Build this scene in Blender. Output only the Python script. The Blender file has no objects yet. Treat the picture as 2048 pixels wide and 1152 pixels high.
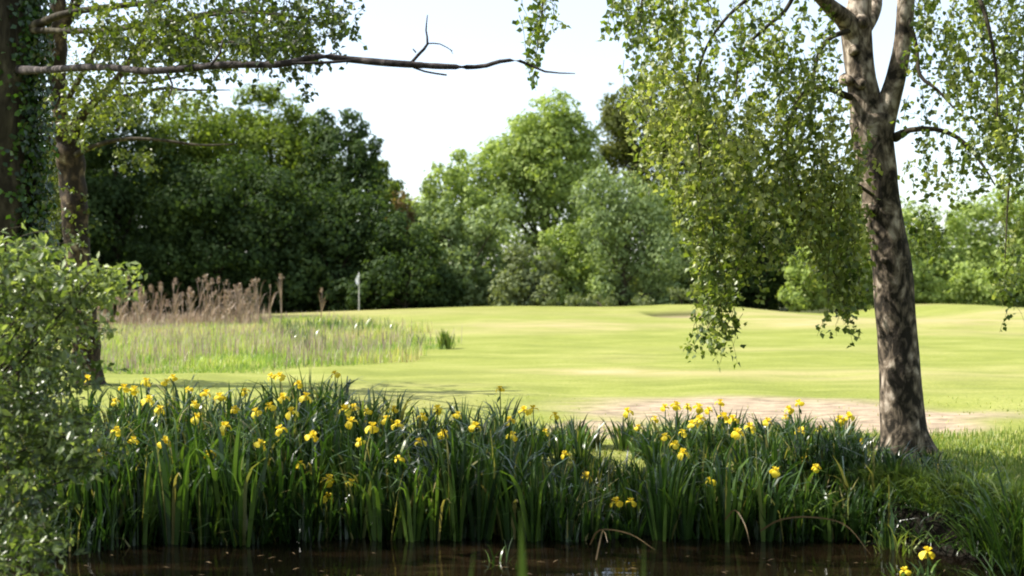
import bpy, math
import numpy as np

SC = bpy.context.scene
COL = SC.collection
F = 2412.0          # focal length in pixels of the 2048-wide picture
CZ = 1.25           # eye height over the fairway
WATER = -0.35
R = np.random.default_rng(11)

def P(px, py, Y):
    return np.array([(px - 1024) / F * Y, Y, CZ - (py - 576) / F * Y])

def nrm(a):
    return a / np.maximum(np.linalg.norm(a, axis=-1, keepdims=True), 1e-9)

def sstep(a, b, x):
    t = np.clip((x - a) / (b - a), 0, 1)
    return t * t * (3 - 2 * t)

# ------------------------------------------------------------------ mesh building
class MB:
    def __init__(s): s.v = []; s.q = []; s.t = []; s.tt = []; s.n = 0; s.tq = []
    def add(s, V, quads=None, tris=None, tint=0.5):
        V = np.asarray(V, float); s.v.append(V)
        if quads is not None and len(quads):
            s.q.append(np.asarray(quads) + s.n); s.tq.append(np.broadcast_to(tint, (len(quads),)).astype(float))
        if tris is not None and len(tris):
            s.t.append(np.asarray(tris) + s.n); s.tt.append(np.broadcast_to(tint, (len(tris),)).astype(float))
        s.n += len(V)
    def mesh(s, name, mat, smooth=True):
        me = bpy.data.meshes.new(name)
        V = np.concatenate(s.v).astype(np.float32)
        q = np.concatenate(s.q) if s.q else np.zeros((0, 4), int)
        t = np.concatenate(s.t) if s.t else np.zeros((0, 3), int)
        me.vertices.add(len(V)); me.vertices.foreach_set('co', V.ravel())
        loops = np.concatenate([q.ravel(), t.ravel()]).astype(np.int32)
        me.loops.add(len(loops)); me.loops.foreach_set('vertex_index', loops)
        me.polygons.add(len(q) + len(t))
        st = np.concatenate([np.arange(len(q)) * 4, len(q) * 4 + np.arange(len(t)) * 3]).astype(np.int32)
        me.polygons.foreach_set('loop_start', st)
        me.polygons.foreach_set('use_smooth', np.full(len(st), smooth))
        me.update(calc_edges=True)
        a = me.attributes.new('tint', 'FLOAT', 'FACE')
        tv = np.concatenate(s.tq + s.tt).astype(np.float32) if (s.tq or s.tt) else np.zeros(0, np.float32)
        a.data.foreach_set('value', tv)
        me.materials.append(mat)
        return me

def leafy_mesh(name, lb, wb, ml, mt):
    m = MB(); nl = sum(len(t) for t in lb.t); n0 = 0
    for src in (lb, wb):
        m.v += src.v; m.q += [q + n0 for q in src.q]; m.tq += src.tq; m.t += [t + n0 for t in src.t]; m.tt += src.tt
        n0 += src.n
    me = m.mesh(name, ml); me.materials.append(mt); nq = sum(len(q) for q in m.q)
    ix = np.ones(len(me.polygons), np.int32); ix[nq:nq + nl] = 0
    me.polygons.foreach_set('material_index', ix); return me

def link(name, me, parent=None, loc=None):
    o = bpy.data.objects.new(name, me); COL.objects.link(o)
    if parent is not None: o.parent = parent
    if loc is not None: o.location = loc
    return o

def tag(o, label=None, cat=None, group=None, kind=None):
    if label: o['label'] = label
    if cat: o['category'] = cat
    if group: o['group'] = group
    if kind: o['kind'] = kind
    return o

def empty(name, loc, label, cat, group=None):
    o = bpy.data.objects.new(name, None); COL.objects.link(o); o.location = loc
    o.empty_display_size = 0.2
    return tag(o, label, cat, group)

def spline(pts, rad, step):
    pts = np.asarray(pts, float); rad = np.asarray(rad, float)
    if len(pts) == 2:
        n = max(2, int(np.linalg.norm(pts[1] - pts[0]) / step)); u = np.linspace(0, 1, n + 1)[:, None]
        return pts[0] * (1 - u) + pts[1] * u, rad[0] * (1 - u[:, 0]) + rad[1] * u[:, 0]
    E = np.vstack([2 * pts[0] - pts[1], pts, 2 * pts[-1] - pts[-2]]); out = []; ro = []
    for i in range(len(pts) - 1):
        p0, p1, p2, p3 = E[i:i + 4]
        n = max(2, int(np.linalg.norm(p2 - p1) / step))
        for k in range(n):
            u = k / n
            out.append(0.5 * (2 * p1 + (p2 - p0) * u + (2 * p0 - 5 * p1 + 4 * p2 - p3) * u * u + (3 * p1 - p0 - 3 * p2 + p3) * u ** 3))
            ro.append(rad[i] * (1 - u) + rad[i + 1] * u)
    out.append(pts[-1]); ro.append(rad[-1])
    return np.array(out), np.array(ro)

def tube(mb, pts, rad, sides=10, step=0.1, bump=0.0, rng=R, tint=0.5):
    C, r = spline(pts, rad, step); n = len(C)
    T = nrm(np.gradient(C, axis=0))
    ref = np.array([0.0, 1, 0]) if abs(T[0][1]) < 0.8 else np.array([1.0, 0, 0])
    a = nrm(ref - T * (T @ ref)[:, None]); b = np.cross(T, a)
    ph = np.linspace(0, 2 * np.pi, sides, endpoint=False)
    rr = r[:, None] * np.ones((1, sides))
    if bump:
        k = rng.normal(0, 1, (n, sides))
        for _ in range(2):
            k = (k + np.roll(k, 1, 1) + np.roll(k, -1, 1)) / 3 * 1.4
            k[1:-1] = (k[:-2] + k[1:-1] + k[2:]) / 3 * 1.4
        rr = rr * (1 + bump * k)
    V = C[:, None, :] + rr[..., None] * (np.cos(ph)[None, :, None] * a[:, None, :] + np.sin(ph)[None, :, None] * b[:, None, :])
    i = np.arange(n - 1)[:, None] * sides; j = np.arange(sides)[None, :]; j2 = (j + 1) % sides
    q = np.stack([i + j, i + j2, i + sides + j2, i + sides + j], -1).reshape(-1, 4)
    V = V.reshape(-1, 3)
    V = np.vstack([V, C[-1] + T[-1] * r[-1] * 0.6])
    last = (n - 1) * sides
    t = np.stack([last + np.arange(sides), last + (np.arange(sides) + 1) % sides, np.full(sides, len(V) - 1)], -1)
    mb.add(V, q, t, tint)
    return C

def leaves(mb, pos, normal, tip, L, W, fold, tint, wide=0.42):
    """folded rhombic leaves, two triangles each"""
    n = len(pos)
    tip = nrm(tip - normal * np.sum(tip * normal, 1, keepdims=True)); side = np.cross(normal, tip)
    L = np.broadcast_to(L, (n,))[:, None]; W = np.broadcast_to(W, (n,))[:, None]
    b = pos; e = pos + tip * L - normal * L * 0.12
    l = pos + tip * L * wide + side * W * 0.5 + normal * W * fold
    r = pos + tip * L * wide - side * W * 0.5 + normal * W * fold
    V = np.stack([b, l, e, r], 1).reshape(-1, 3); k = np.arange(n)[:, None] * 4
    T = np.concatenate([k + np.array([[0, 2, 1]]), k + np.array([[0, 3, 2]])], 0)
    mb.add(V, tris=T, tint=np.concatenate([tint, tint]))

def sph(n, rng):
    return nrm(rng.normal(0, 1, (n, 3)))

# ------------------------------------------------------------------ materials
def new_mat(name):
    m = bpy.data.materials.new(name); m.use_nodes = True
    nt = m.node_tree; nt.nodes.clear()
    return m, nt, nt.nodes.new('ShaderNodeOutputMaterial')

def node(nt, t, **kw):
    n = nt.nodes.new(t)
    for k, v in kw.items():
        if k in n.inputs: n.inputs[k].default_value = v
        else: setattr(n, k, v)
    return n

def ramp(nt, stops, interp='LINEAR'):
    n = nt.nodes.new('ShaderNodeValToRGB'); cr = n.color_ramp; cr.interpolation = interp
    while len(cr.elements) < len(stops): cr.elements.new(0.5)
    for e, (p, c) in zip(cr.elements, stops): e.position = p; e.color = (*c, 1)
    return n

def leaf_mat(name, stops, transl=0.35, tcol=(1.25, 1.3, 0.5), rough=0.5, spec=0.35, tgain=1.3):
    m, nt, out = new_mat(name)
    at = node(nt, 'ShaderNodeAttribute', attribute_name='tint')
    r = ramp(nt, stops); nt.links.new(at.outputs['Fac'], r.inputs[0])
    p = node(nt, 'ShaderNodeBsdfPrincipled', Roughness=rough); p.inputs['Specular IOR Level'].default_value = spec
    nt.links.new(r.outputs[0], p.inputs['Base Color'])
    mx = node(nt, 'ShaderNodeMix', data_type='RGBA', blend_type='MULTIPLY'); mx.inputs[0].default_value = 1
    nt.links.new(r.outputs[0], mx.inputs[6]); mx.inputs[7].default_value = (tcol[0] * tgain, tcol[1] * tgain, tcol[2] * tgain, 1)
    t = node(nt, 'ShaderNodeBsdfTranslucent'); nt.links.new(mx.outputs[2], t.inputs[0])
    s = node(nt, 'ShaderNodeMixShader'); s.inputs[0].default_value = transl
    nt.links.new(p.outputs[0], s.inputs[1]); nt.links.new(t.outputs[0], s.inputs[2])
    nt.links.new(s.outputs[0], out.inputs[0])
    return m

def bark_mat(name, dark, mid, pale, scale=6.0, stretch=0.35, pale_from=None, bias=0.5):
    m, nt, out = new_mat(name)
    tc = node(nt, 'ShaderNodeTexCoord')
    mp = node(nt, 'ShaderNodeMapping'); mp.inputs['Scale'].default_value = (scale, scale, scale * stretch)
    nt.links.new(tc.outputs['Object'], mp.inputs[0])
    n1 = node(nt, 'ShaderNodeTexNoise', Scale=1.0, Detail=7.0, Roughness=0.65, Distortion=0.6)
    nt.links.new(mp.outputs[0], n1.inputs['Vector'])
    vo = node(nt, 'ShaderNodeTexVoronoi', Scale=1.6, feature='DISTANCE_TO_EDGE')
    nt.links.new(mp.outputs[0], vo.inputs['Vector'])
    mm = node(nt, 'ShaderNodeMath', operation='MULTIPLY_ADD'); mm.inputs[1].default_value = 0.35; 
    nt.links.new(vo.outputs['Distance'], mm.inputs[0]); nt.links.new(n1.outputs['Fac'], mm.inputs[2])
    fac = mm.outputs[0]
    if pale_from is not None:
        sx = node(nt, 'ShaderNodeSeparateXYZ'); nt.links.new(tc.outputs['Object'], sx.inputs[0])
        mr = node(nt, 'ShaderNodeMapRange'); mr.inputs[1].default_value = pale_from[0]; mr.inputs[2].default_value = pale_from[1]
        mr.inputs[3].default_value = 0; mr.inputs[4].default_value = pale_from[2]
        nt.links.new(sx.outputs['Z'], mr.inputs[0])
        ad = node(nt, 'ShaderNodeMath', operation='ADD'); nt.links.new(fac, ad.inputs[0]); nt.links.new(mr.outputs[0], ad.inputs[1]); fac = ad.outputs[0]
    r = ramp(nt, [(bias - 0.1, dark), (bias + 0.03, mid), (bias + 0.16, pale)])
    nt.links.new(fac, r.inputs[0])
    p = node(nt, 'ShaderNodeBsdfPrincipled', Roughness=0.85); p.inputs['Specular IOR Level'].default_value = 0.2
    nt.links.new(r.outputs[0], p.inputs['Base Color'])
    bp = node(nt, 'ShaderNodeBump', Strength=0.9, Distance=0.03); nt.links.new(n1.outputs['Fac'], bp.inputs['Height'])
    nt.links.new(bp.outputs[0], p.inputs['Normal']); nt.links.new(p.outputs[0], out.inputs[0])
    return m

def plain_mat(name, col, rough=0.7, var=0.25, spec=0.3):
    m, nt, out = new_mat(name)
    n = node(nt, 'ShaderNodeTexNoise', Scale=9.0, Detail=4.0)
    tc = node(nt, 'ShaderNodeTexCoord'); nt.links.new(tc.outputs['Object'], n.inputs['Vector'])
    r = ramp(nt, [(0.3, tuple(c * (1 - var) for c in col)), (0.7, tuple(min(1, c * (1 + var)) for c in col))])
    nt.links.new(n.outputs['Fac'], r.inputs[0])
    p = node(nt, 'ShaderNodeBsdfPrincipled', Roughness=rough); p.inputs['Specular IOR Level'].default_value = spec
    nt.links.new(r.outputs[0], p.inputs['Base Color']); nt.links.new(p.outputs[0], out.inputs[0])
    return m

M = {}
M['dark_leaf'] = leaf_mat('shaded_grove_leaf', [(0, (0.022, 0.04, 0.015)), (0.5, (0.044, 0.075, 0.024)), (1, (0.085, 0.125, 0.036))], 0.35, rough=0.65, spec=0.12)  # darker species, with the grove's shade also put into the colour
M['yellow_leaf'] = leaf_mat('sunlit_top_leaf', [(0, (0.035, 0.062, 0.012)), (0.5, (0.105, 0.15, 0.026)), (1, (0.25, 0.31, 0.055))], 0.4, rough=0.65, spec=0.12)  # yellow-green of the grove's sunlit tops, put into the leaf colour
M['mid_leaf'] = leaf_mat('mid_green_leaf', [(0, (0.10, 0.145, 0.04)), (0.5, (0.25, 0.32, 0.09)), (1, (0.38, 0.45, 0.15))], 0.35, rough=0.65, spec=0.12)
M['willow_leaf'] = leaf_mat('willow_leaf', [(0, (0.09, 0.13, 0.055)), (0.5, (0.20, 0.26, 0.11)), (1, (0.32, 0.39, 0.19))], 0.3, rough=0.65, spec=0.12)
M['olive_leaf'] = leaf_mat('olive_leaf', [(0, (0.05, 0.065, 0.015)), (0.5, (0.10, 0.12, 0.03)), (1, (0.17, 0.17, 0.055))], 0.35, rough=0.65, spec=0.12)
M['tan_leaf'] = leaf_mat('tan_leaf', [(0, (0.12, 0.08, 0.03)), (0.5, (0.19, 0.14, 0.06)), (1, (0.24, 0.19, 0.09))], 0.3, rough=0.65, spec=0.12)
M['pale_leaf'] = leaf_mat('pale_shrub_leaf', [(0, (0.08, 0.10, 0.04)), (0.5, (0.15, 0.18, 0.08)), (1, (0.28, 0.31, 0.19))], 0.3, rough=0.65, spec=0.12)
M['birch_leaf'] = leaf_mat('birch_leaf', [(0, (0.05, 0.085, 0.015)), (0.5, (0.16, 0.205, 0.042)), (1, (0.36, 0.38, 0.15))], 0.42, rough=0.42, spec=0.5)
M['alder_leaf'] = leaf_mat('alder_leaf', [(0, (0.03, 0.05, 0.012)), (0.5, (0.07, 0.10, 0.02)), (1, (0.13, 0.155, 0.03))], 0.4, rough=0.42, spec=0.5)
M['shrub_leaf'] = leaf_mat('sallow_leaf', [(0, (0.03, 0.055, 0.014)), (0.6, (0.10, 0.145, 0.038)), (1, (0.30, 0.36, 0.14))], 0.35, rough=0.38, spec=0.6)
M['ivy_leaf'] = leaf_mat('ivy_leaf', [(0, (0.012, 0.03, 0.007)), (0.6, (0.028, 0.07, 0.012)), (1, (0.07, 0.15, 0.02))], 0.2, rough=0.35, spec=0.5)
M['iris_leaf'] = leaf_mat('iris_leaf', [(0, (0.010, 0.026, 0.007)), (0.5, (0.032, 0.07, 0.014)), (0.85, (0.10, 0.165, 0.03)), (1, (0.26, 0.22, 0.09))], 0.3, rough=0.31, spec=0.6)
M['iris_petal'] = leaf_mat('iris_petal', [(0, (0.66, 0.42, 0.012)), (0.5, (0.80, 0.62, 0.03)), (1, (0.86, 0.74, 0.09))], 0.35, tcol=(1, 0.95, 0.6), tgain=1.0, spec=0.2)
M['grass'] = leaf_mat('grass_blade', [(0, (0.07, 0.12, 0.02)), (0.5, (0.15, 0.21, 0.04)), (0.85, (0.28, 0.30, 0.09)), (1, (0.42, 0.36, 0.18))], 0.35)
M['rough_grass'] = leaf_mat('rough_grass', [(0, (0.13, 0.21, 0.05)), (0.4, (0.25, 0.33, 0.08)), (0.75, (0.38, 0.42, 0.15)), (1, (0.42, 0.33, 0.22))], 0.35)
M['seed_head'] = leaf_mat('seed_head', [(0, (0.22, 0.16, 0.14)), (0.5, (0.33, 0.26, 0.21)), (1, (0.48, 0.42, 0.32))], 0.3, tcol=(1, .9, .8), tgain=1)
M['reed'] = leaf_mat('dry_reed', [(0, (0.16, 0.11, 0.075)), (0.5, (0.33, 0.245, 0.18)), (1, (0.52, 0.42, 0.31))], 0.25, tcol=(1, .9, .8), tgain=1)
M['litter'] = leaf_mat('litter', [(0, (0.06, 0.04, 0.02)), (0.6, (0.16, 0.11, 0.05)), (1, (0.34, 0.28, 0.16))], 0.1, tcol=(1, .9, .8), tgain=1)
M['birch_bark'] = bark_mat('birch_bark', (0.02, 0.016, 0.011), (0.16, 0.125, 0.09), (0.46, 0.39, 0.31), 9.5, 0.55, (1.4, 3.0, 0.08), 0.605)
M['alder_bark'] = bark_mat('rough_bark', (0.02, 0.014, 0.009), (0.09, 0.062, 0.035), (0.30, 0.25, 0.17), 5.0, 0.8, None, 0.62)
M['dark_bark'] = bark_mat('dark_bark', (0.025, 0.02, 0.012), (0.06, 0.05, 0.03), (0.13, 0.11, 0.07), 6.0, 0.3, None, 0.58)
M['grey_bark'] = bark_mat('grey_bark', (0.02, 0.016, 0.015), (0.05, 0.04, 0.037), (0.12, 0.1, 0.095), 8.0, 1.0, None, 0.55)
M['flag_white'] = plain_mat('white_cloth', (0.78, 0.78, 0.8), 0.7, 0.05)
M['pole_paint'] = plain_mat('pole_paint', (0.45, 0.44, 0.42), 0.4, 0.1)
M['stem_green'] = plain_mat('iris_stem', (0.05, 0.10, 0.025), 0.5, 0.2)

# ------------------------------------------------------------------ terrain
PX = np.array([-2500, -300, 200, 450, 700, 1000, 1250, 1400, 1600, 1720, 1850, 2048, 2600, 5000])
PY = np.array([ 640,  644,  642,  632,  622, 612,  615,  606,  628,  628,  604,  617,  612, 606])
def lerp_noise(x, y, s, seed):
    g = np.random.default_rng(seed).normal(0, 1, (64, 64))
    u = (x / s) % 64; v = (y / s) % 64
    i = np.floor(u).astype(int) % 64; j = np.floor(v).astype(int) % 64
    fu = u - np.floor(u); fv = v - np.floor(v); fu = fu * fu * (3 - 2 * fu); fv = fv * fv * (3 - 2 * fv)
    return (g[i, j] * (1 - fu) * (1 - fv) + g[(i + 1) % 64, j] * fu * (1 - fv) + g[i, (j + 1) % 64] * (1 - fu) * fv + g[(i + 1) % 64, (j + 1) % 64] * fu * fv)

def shore(x):
    s = np.interp(x, [-30, -3.9, -3.3, -2.4, -0.3, 1.0, 1.7, 2.1, 2.4, 2.7, 3.0, 3.4, 4.2, 30], [5.0, 5.2, 6.9, 7.75, 7.95, 7.95, 7.85, 7.75, 7.45, 7.1, 6.7, 6.3, 5.9, 5.2])
    return s + 0.09 * lerp_noise(x, x * 0, 0.35, 3)
def height(x, y):
    x = np.asarray(x, float); y = np.asarray(y, float)
    px = 1024 + F * x / 60.0
    pr = (np.interp(px, PX, PY) + np.interp(px - 60, PX, PY) + np.interp(px + 60, PX, PY)) / 3
    crest = CZ - (pr - 576) / F * 60
    h = crest * sstep(16, 60, y) - 0.7 * sstep(61, 72, y)
    h = h + 0.12 * lerp_noise(x, y, 9.0, 5) * sstep(18, 30, y) * (1 - sstep(50, 60, y))
    h = h + 0.015 * lerp_noise(x, y, 0.9, 6) * sstep(7, 9, y) * (1 - sstep(30, 60, y))
    h = h + 0.28 * np.exp(-((x - 15.0) / 6) ** 2 - ((y - 34) / 2.5) ** 2)
    # bunker
    bx = 1 - sstep(0.55, 1.0, np.abs(x - 6.6) / 1.5)
    h = h - 0.30 * bx * sstep(42, 47, y) * (1 - sstep(49.4, 50.1, y)) + 0.10 * np.exp(-((x - 6.6) / 2.2) ** 2 - ((y - 51.5) / 1.6) ** 2)
    # pond
    s = shore(x); w = np.interp(x, [1.5, 2.0], [1.1, 0.26])
    w = np.where(x < -2.6, 1.0, w)
    bank = np.where(y < s, -0.35 - 0.3 * sstep(0, 0.7, s - y), -0.35 + 0.35 * sstep(0, 1, (y - s) / w) )
    near = -0.65 + 0.65 * sstep(2.1, 3.0, 5.1 - y)
    b = np.maximum(bank, near) + 0.02 * lerp_noise(x, y, 0.22, 8)
    k = sstep(8.9, 9.4, y)
    return np.where(y < 9.4, b * (1 - k) + h * k, h)

def build_ground():
    ys = list(np.arange(-8, 5.4, 0.12)) + list(np.arange(5.4, 9.6, 0.04)) + list(np.arange(9.6, 12.5, 0.07))
    while ys[-1] < 90: ys.append(ys[-1] * 1.012)
    while ys[-1] < 900: ys.append(ys[-1] * 1.06)
    xp = list(np.arange(0, 4, 0.045))
    while xp[-1] < 40: xp.append(xp[-1] * 1.025)
    while xp[-1] < 900: xp.append(xp[-1] * 1.07)
    xs = np.array([-v for v in xp[:0:-1]] + xp); ys = np.array(ys)
    X, Y = np.meshgrid(xs, ys); Z = height(X, Y)
    ny, nx = X.shape
    V = np.stack([X, Y, Z], -1).reshape(-1, 3)
    i = np.arange(ny - 1)[:, None] * nx; j = np.arange(nx - 1)[None, :]
    q = np.stack([i + j, i + j + 1, i + nx + j + 1, i + nx + j], -1).reshape(-1, 4)
    mb = MB(); mb.add(V, q)
    m, nt, out = new_mat('turf_and_soil')
    me = mb.mesh('ground', m)
    x, y, z = V.T
    n1 = lerp_noise(x, y, 1.2, 21); n2 = lerp_noise(x, y, 0.45, 22)
    yc = 12.2 - 0.2 * (x - 2.4); hw = 1.9
    d = np.sqrt(((x - 2.55) / 2.65) ** 2 + ((y - yc) / hw) ** 2) + 0.13 * n1 + 0.06 * n2
    bare = 1 - sstep(0.45, 1.1, d)
    d2 = np.sqrt(((x - 0.75) / 0.55) ** 2 + ((y - 10.7) / 0.9) ** 2) + 0.15 * n1
    bare = np.maximum(bare, (1 - sstep(0.7, 1.1, d2)) * 0.9)
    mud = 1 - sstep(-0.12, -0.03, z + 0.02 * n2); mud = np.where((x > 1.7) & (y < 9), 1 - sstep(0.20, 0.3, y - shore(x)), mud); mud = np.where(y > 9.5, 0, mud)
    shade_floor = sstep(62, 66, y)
    bx = 1 - sstep(0.55, 0.9, np.abs(x - 6.6) / 1.5); sand = bx * sstep(42.5, 44.5, y) * (1 - sstep(49.2, 49.5, y)); mud = np.maximum(mud, 0.75 * bx * sstep(49.2, 49.5, y) * (1 - sstep(50.0, 50.3, y)))
    dry = 0.65 * np.exp(-((x - 9) / 7) ** 2 - ((y - 33 - 0.05 * x) / 1.6) ** 2) + 0.75 * np.exp(-((x - 13) / 9) ** 2 - ((y - 46) / 3.5) ** 2)
    dry = dry + 0.5 * np.exp(-((x - 3.5) / 3.0) ** 2 - ((y - 17.5) / 1.1) ** 2) + 0.35 * sstep(0.2, 1.5, lerp_noise(x + 40, y, 3.0, 31)) + 0.25 * sstep(0.3, 1.5, lerp_noise(x, y + 50, 7, 32))
    dry = dry + 0.9 * np.exp(-((x - 11) / 4.5) ** 2 - ((y - 37.5) / 0.9) ** 2) + 0.8 * np.exp(-((x - 1.2) / 1.1) ** 2 - ((y - 18.5 + .3 * x) / .5) ** 2) + 0.7 * np.exp(-((x - 16) / 6) ** 2 - ((y - 40) / 1.2) ** 2)
    dry = dry + 0.5 * np.exp(-((x + 9) / 9) ** 2 - ((y - 52) / 7) ** 2)
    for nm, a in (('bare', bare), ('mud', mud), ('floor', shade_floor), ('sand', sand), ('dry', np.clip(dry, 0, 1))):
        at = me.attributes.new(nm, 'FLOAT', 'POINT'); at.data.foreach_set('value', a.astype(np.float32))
    tc = node(nt, 'ShaderNodeTexCoord')
    def noise(scale, detail=5.0, sc=(1, 1, 1), rough=0.6):
        mp = node(nt, 'ShaderNodeMapping'); mp.inputs['Scale'].default_value = sc; nt.links.new(tc.outputs['Object'], mp.inputs[0])
        n = node(nt, 'ShaderNodeTexNoise', Scale=scale, Detail=detail, Roughness=rough); nt.links.new(mp.outputs[0], n.inputs['Vector']); return n.outputs['Fac']
    def mix(fac, a, b):
        n = node(nt, 'ShaderNodeMix', data_type='RGBA')
        nt.links.new(fac, n.inputs[0]) if not isinstance(fac, float) else setattr(n.inputs[0], 'default_value', fac)
        for k, v in ((6, a), (7, b)):
            if isinstance(v, tuple): n.inputs[k].default_value = (*v, 1)
            else: nt.links.new(v, n.inputs[k])
        return n.outputs[2]
    def attr(nm):
        return node(nt, 'ShaderNodeAttribute', attribute_name=nm).outputs['Fac']
    def mth(op, a, b):
        n = node(nt, 'ShaderNodeMath', operation=op, use_clamp=True)
        for k, v in ((0, a), (1, b)):
            if isinstance(v, float): n.inputs[k].default_value = v
            else: nt.links.new(v, n.inputs[k])
        return n.outputs[0]
    g1 = ramp(nt, [(0.3, (0.14, 0.168, 0.030)), (0.5, (0.205, 0.228, 0.046)), (0.72, (0.295, 0.30, 0.09))]); nt.links.new(noise(1.1, 8, (0.4, 1, 1), 0.7), g1.inputs[0])
    fine = ramp(nt, [(0.35, (0.72, 0.76, 0.6)), (0.65, (1.15, 1.12, 1.2))]); nt.links.new(noise(28, 4), fine.inputs[0])
    mul = node(nt, 'ShaderNodeMix', data_type='RGBA', blend_type='MULTIPLY'); mul.inputs[0].default_value = 0.8
    nt.links.new(g1.outputs[0], mul.inputs[6]); nt.links.new(fine.outputs[0], mul.inputs[7])
    col = mul.outputs[2]
    dr = ramp(nt, [(0.4, (0, 0, 0)), (0.62, (1, 1, 1))]); nt.links.new(noise(1.6, 7, (0.3, 1, 1)), dr.inputs[0])
    dfac = mth('MULTIPLY', attr('dry'), mth('ADD', dr.outputs[0], 0.35))
    col = mix(dfac, col, (0.36, 0.29, 0.15))
    earth = ramp(nt, [(0.3, (0.15, 0.115, 0.08)), (0.5, (0.31, 0.24, 0.165)), (0.7, (0.44, 0.35, 0.24))]); nt.links.new(noise(7, 8, (0.5, 1, 1)), earth.inputs[0])
    br = ramp(nt, [(0.34, (0, 0, 0)), (0.52, (1, 1, 1))]); nt.links.new(noise(3.5, 8, (0.6, 1, 1)), br.inputs[0])
    ba = attr('bare')
    bf = mth('MULTIPLY', ba, mth('ADD', br.outputs[0], ba))
    col = mix(bf, col, earth.outputs[0])
    col = mix(attr('sand'), col, (0.36, 0.27, 0.18))
    mud_shade = ramp(nt, [(0.35, (0.004, 0.0035, 0.002)), (0.65, (0.013, 0.010, 0.006))]); nt.links.new(noise(14, 6), mud_shade.inputs[0])  # wet soil, darkened further to carry the shade of the undercut bank
    col = mix(attr('mud'), col, mud_shade.outputs[0])
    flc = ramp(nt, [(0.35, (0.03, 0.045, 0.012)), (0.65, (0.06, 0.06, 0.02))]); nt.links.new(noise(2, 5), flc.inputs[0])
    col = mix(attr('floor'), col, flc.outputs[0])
    p = node(nt, 'ShaderNodeBsdfPrincipled', Roughness=0.9); p.inputs['Specular IOR Level'].default_value = 0.15
    nt.links.new(col, p.inputs['Base Color'])
    bp = node(nt, 'ShaderNodeBump', Strength=0.6, Distance=0.03); nt.links.new(noise(25, 6), bp.inputs['Height']); nt.links.new(bp.outputs[0], p.inputs['Normal'])
    nt.links.new(p.outputs[0], out.inputs[0])
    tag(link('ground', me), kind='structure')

def build_water():
    m, nt, out = new_mat('pond_water')
    tc = node(nt, 'ShaderNodeTexCoord')
    mp = node(nt, 'ShaderNodeMapping'); mp.inputs['Scale'].default_value = (0.7, 2.2, 1); nt.links.new(tc.outputs['Object'], mp.inputs[0])
    n = node(nt, 'ShaderNodeTexNoise', Scale=1.4, Detail=6.0, Roughness=0.6); nt.links.new(mp.outputs[0], n.inputs['Vector'])
    r = ramp(nt, [(0.45, (0.002, 0.0017, 0.001)), (0.62, (0.008, 0.005, 0.0025)), (0.78, (0.025, 0.017, 0.008))]); nt.links.new(n.outputs['Fac'], r.inputs[0])
    p = node(nt, 'ShaderNodeBsdfPrincipled', Roughness=0.04, IOR=1.33); nt.links.new(r.outputs[0], p.inputs['Base Color'])
    n2 = node(nt, 'ShaderNodeTexNoise', Scale=5.0, Detail=2.0); nt.links.new(mp.outputs[0], n2.inputs['Vector'])
    bp = node(nt, 'ShaderNodeBump', Strength=0.12, Distance=0.02); nt.links.new(n2.outputs['Fac'], bp.inputs['Height']); nt.links.new(bp.outputs[0], p.inputs['Normal'])
    nt.links.new(p.outputs[0], out.inputs[0])
    mb = MB(); mb.add([(-30, 1.5, WATER), (30, 1.5, WATER), (30, 8.8, WATER), (-30, 8.8, WATER)], [[0, 1, 2, 3]])
    tag(link('water', mb.mesh('water', m, False)), kind='structure')

build_ground(); build_water()

# ------------------------------------------------------------------ far trees
def crown(mb, blobs, leaf, dens, rng, spread=1.0, droop=0.0, inner=0.15, up=0.25):
    """blobs: centre, radii. Leaves gathered in clumps over every blob."""
    for c, r in blobs:
        c = np.asarray(c, float); r = np.asarray(r, float); rm = r.mean()
        area = 4 * np.pi * rm * rm
        n = int(dens * area / (leaf * leaf * 0.45))
        K = max(14, int(10 + rm * 9))
        d = sph(K, rng)
        cr = rm * rng.uniform(0.2, 0.42, K)
        cc = c + d * r * (rng.uniform(0.72, 1.02, K) * spread)[:, None] - d * cr[:, None] * 0.35
        k2 = max(3, K // 5)          # small shoots breaking the outline
        d2 = sph(k2, rng); d2[:, 2] = np.abs(d2[:, 2]) + 0.3; d2 = nrm(d2)
        cc = np.vstack([cc, c + d2 * r * rng.uniform(0.98, 1.16, k2)[:, None]]); cr = np.concatenate([cr, rm * rng.uniform(0.06, 0.15, k2)])
        ct = rng.uniform(0.0, 1.0, len(cr))
        w = cr ** 1.8; idx = rng.choice(len(cr), n, p=w / w.sum())
        u = sph(n, rng); u[:, 2] = u[:, 2] * 0.9 + 0.1
        rad = cr[idx] * (0.5 + 0.55 * rng.random(n) ** 0.4) * (1 + 0.16 * rng.normal(0, 1, n))
        sc = np.array([1, 1, 0.8 + droop])
        pos = cc[idx] + u * rad[:, None] * sc
        ni = int(n * inner)
        pos[:ni] = c + sph(ni, rng) * (r * 0.78) * rng.random((ni, 1)) ** 0.4
        out = nrm(pos - c)
        normal = nrm(u * 1.0 + out * 0.35 + np.array([0, 0, up * .6]) + rng.normal(0, 0.27, (n, 3)))
        tip = rng.normal(0, 1, (n, 3)) + np.array([0, 0, -0.5 - droop * 3])
        L = leaf * rng.uniform(0.6, 1.35, n)
        tint = np.clip(0.42 * ct[idx] + 0.58 * rng.random(n), 0, 1)
        leaves(mb, pos, normal, tip, L, L * (0.75 - droop * 0.6), 0.18, tint)

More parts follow.
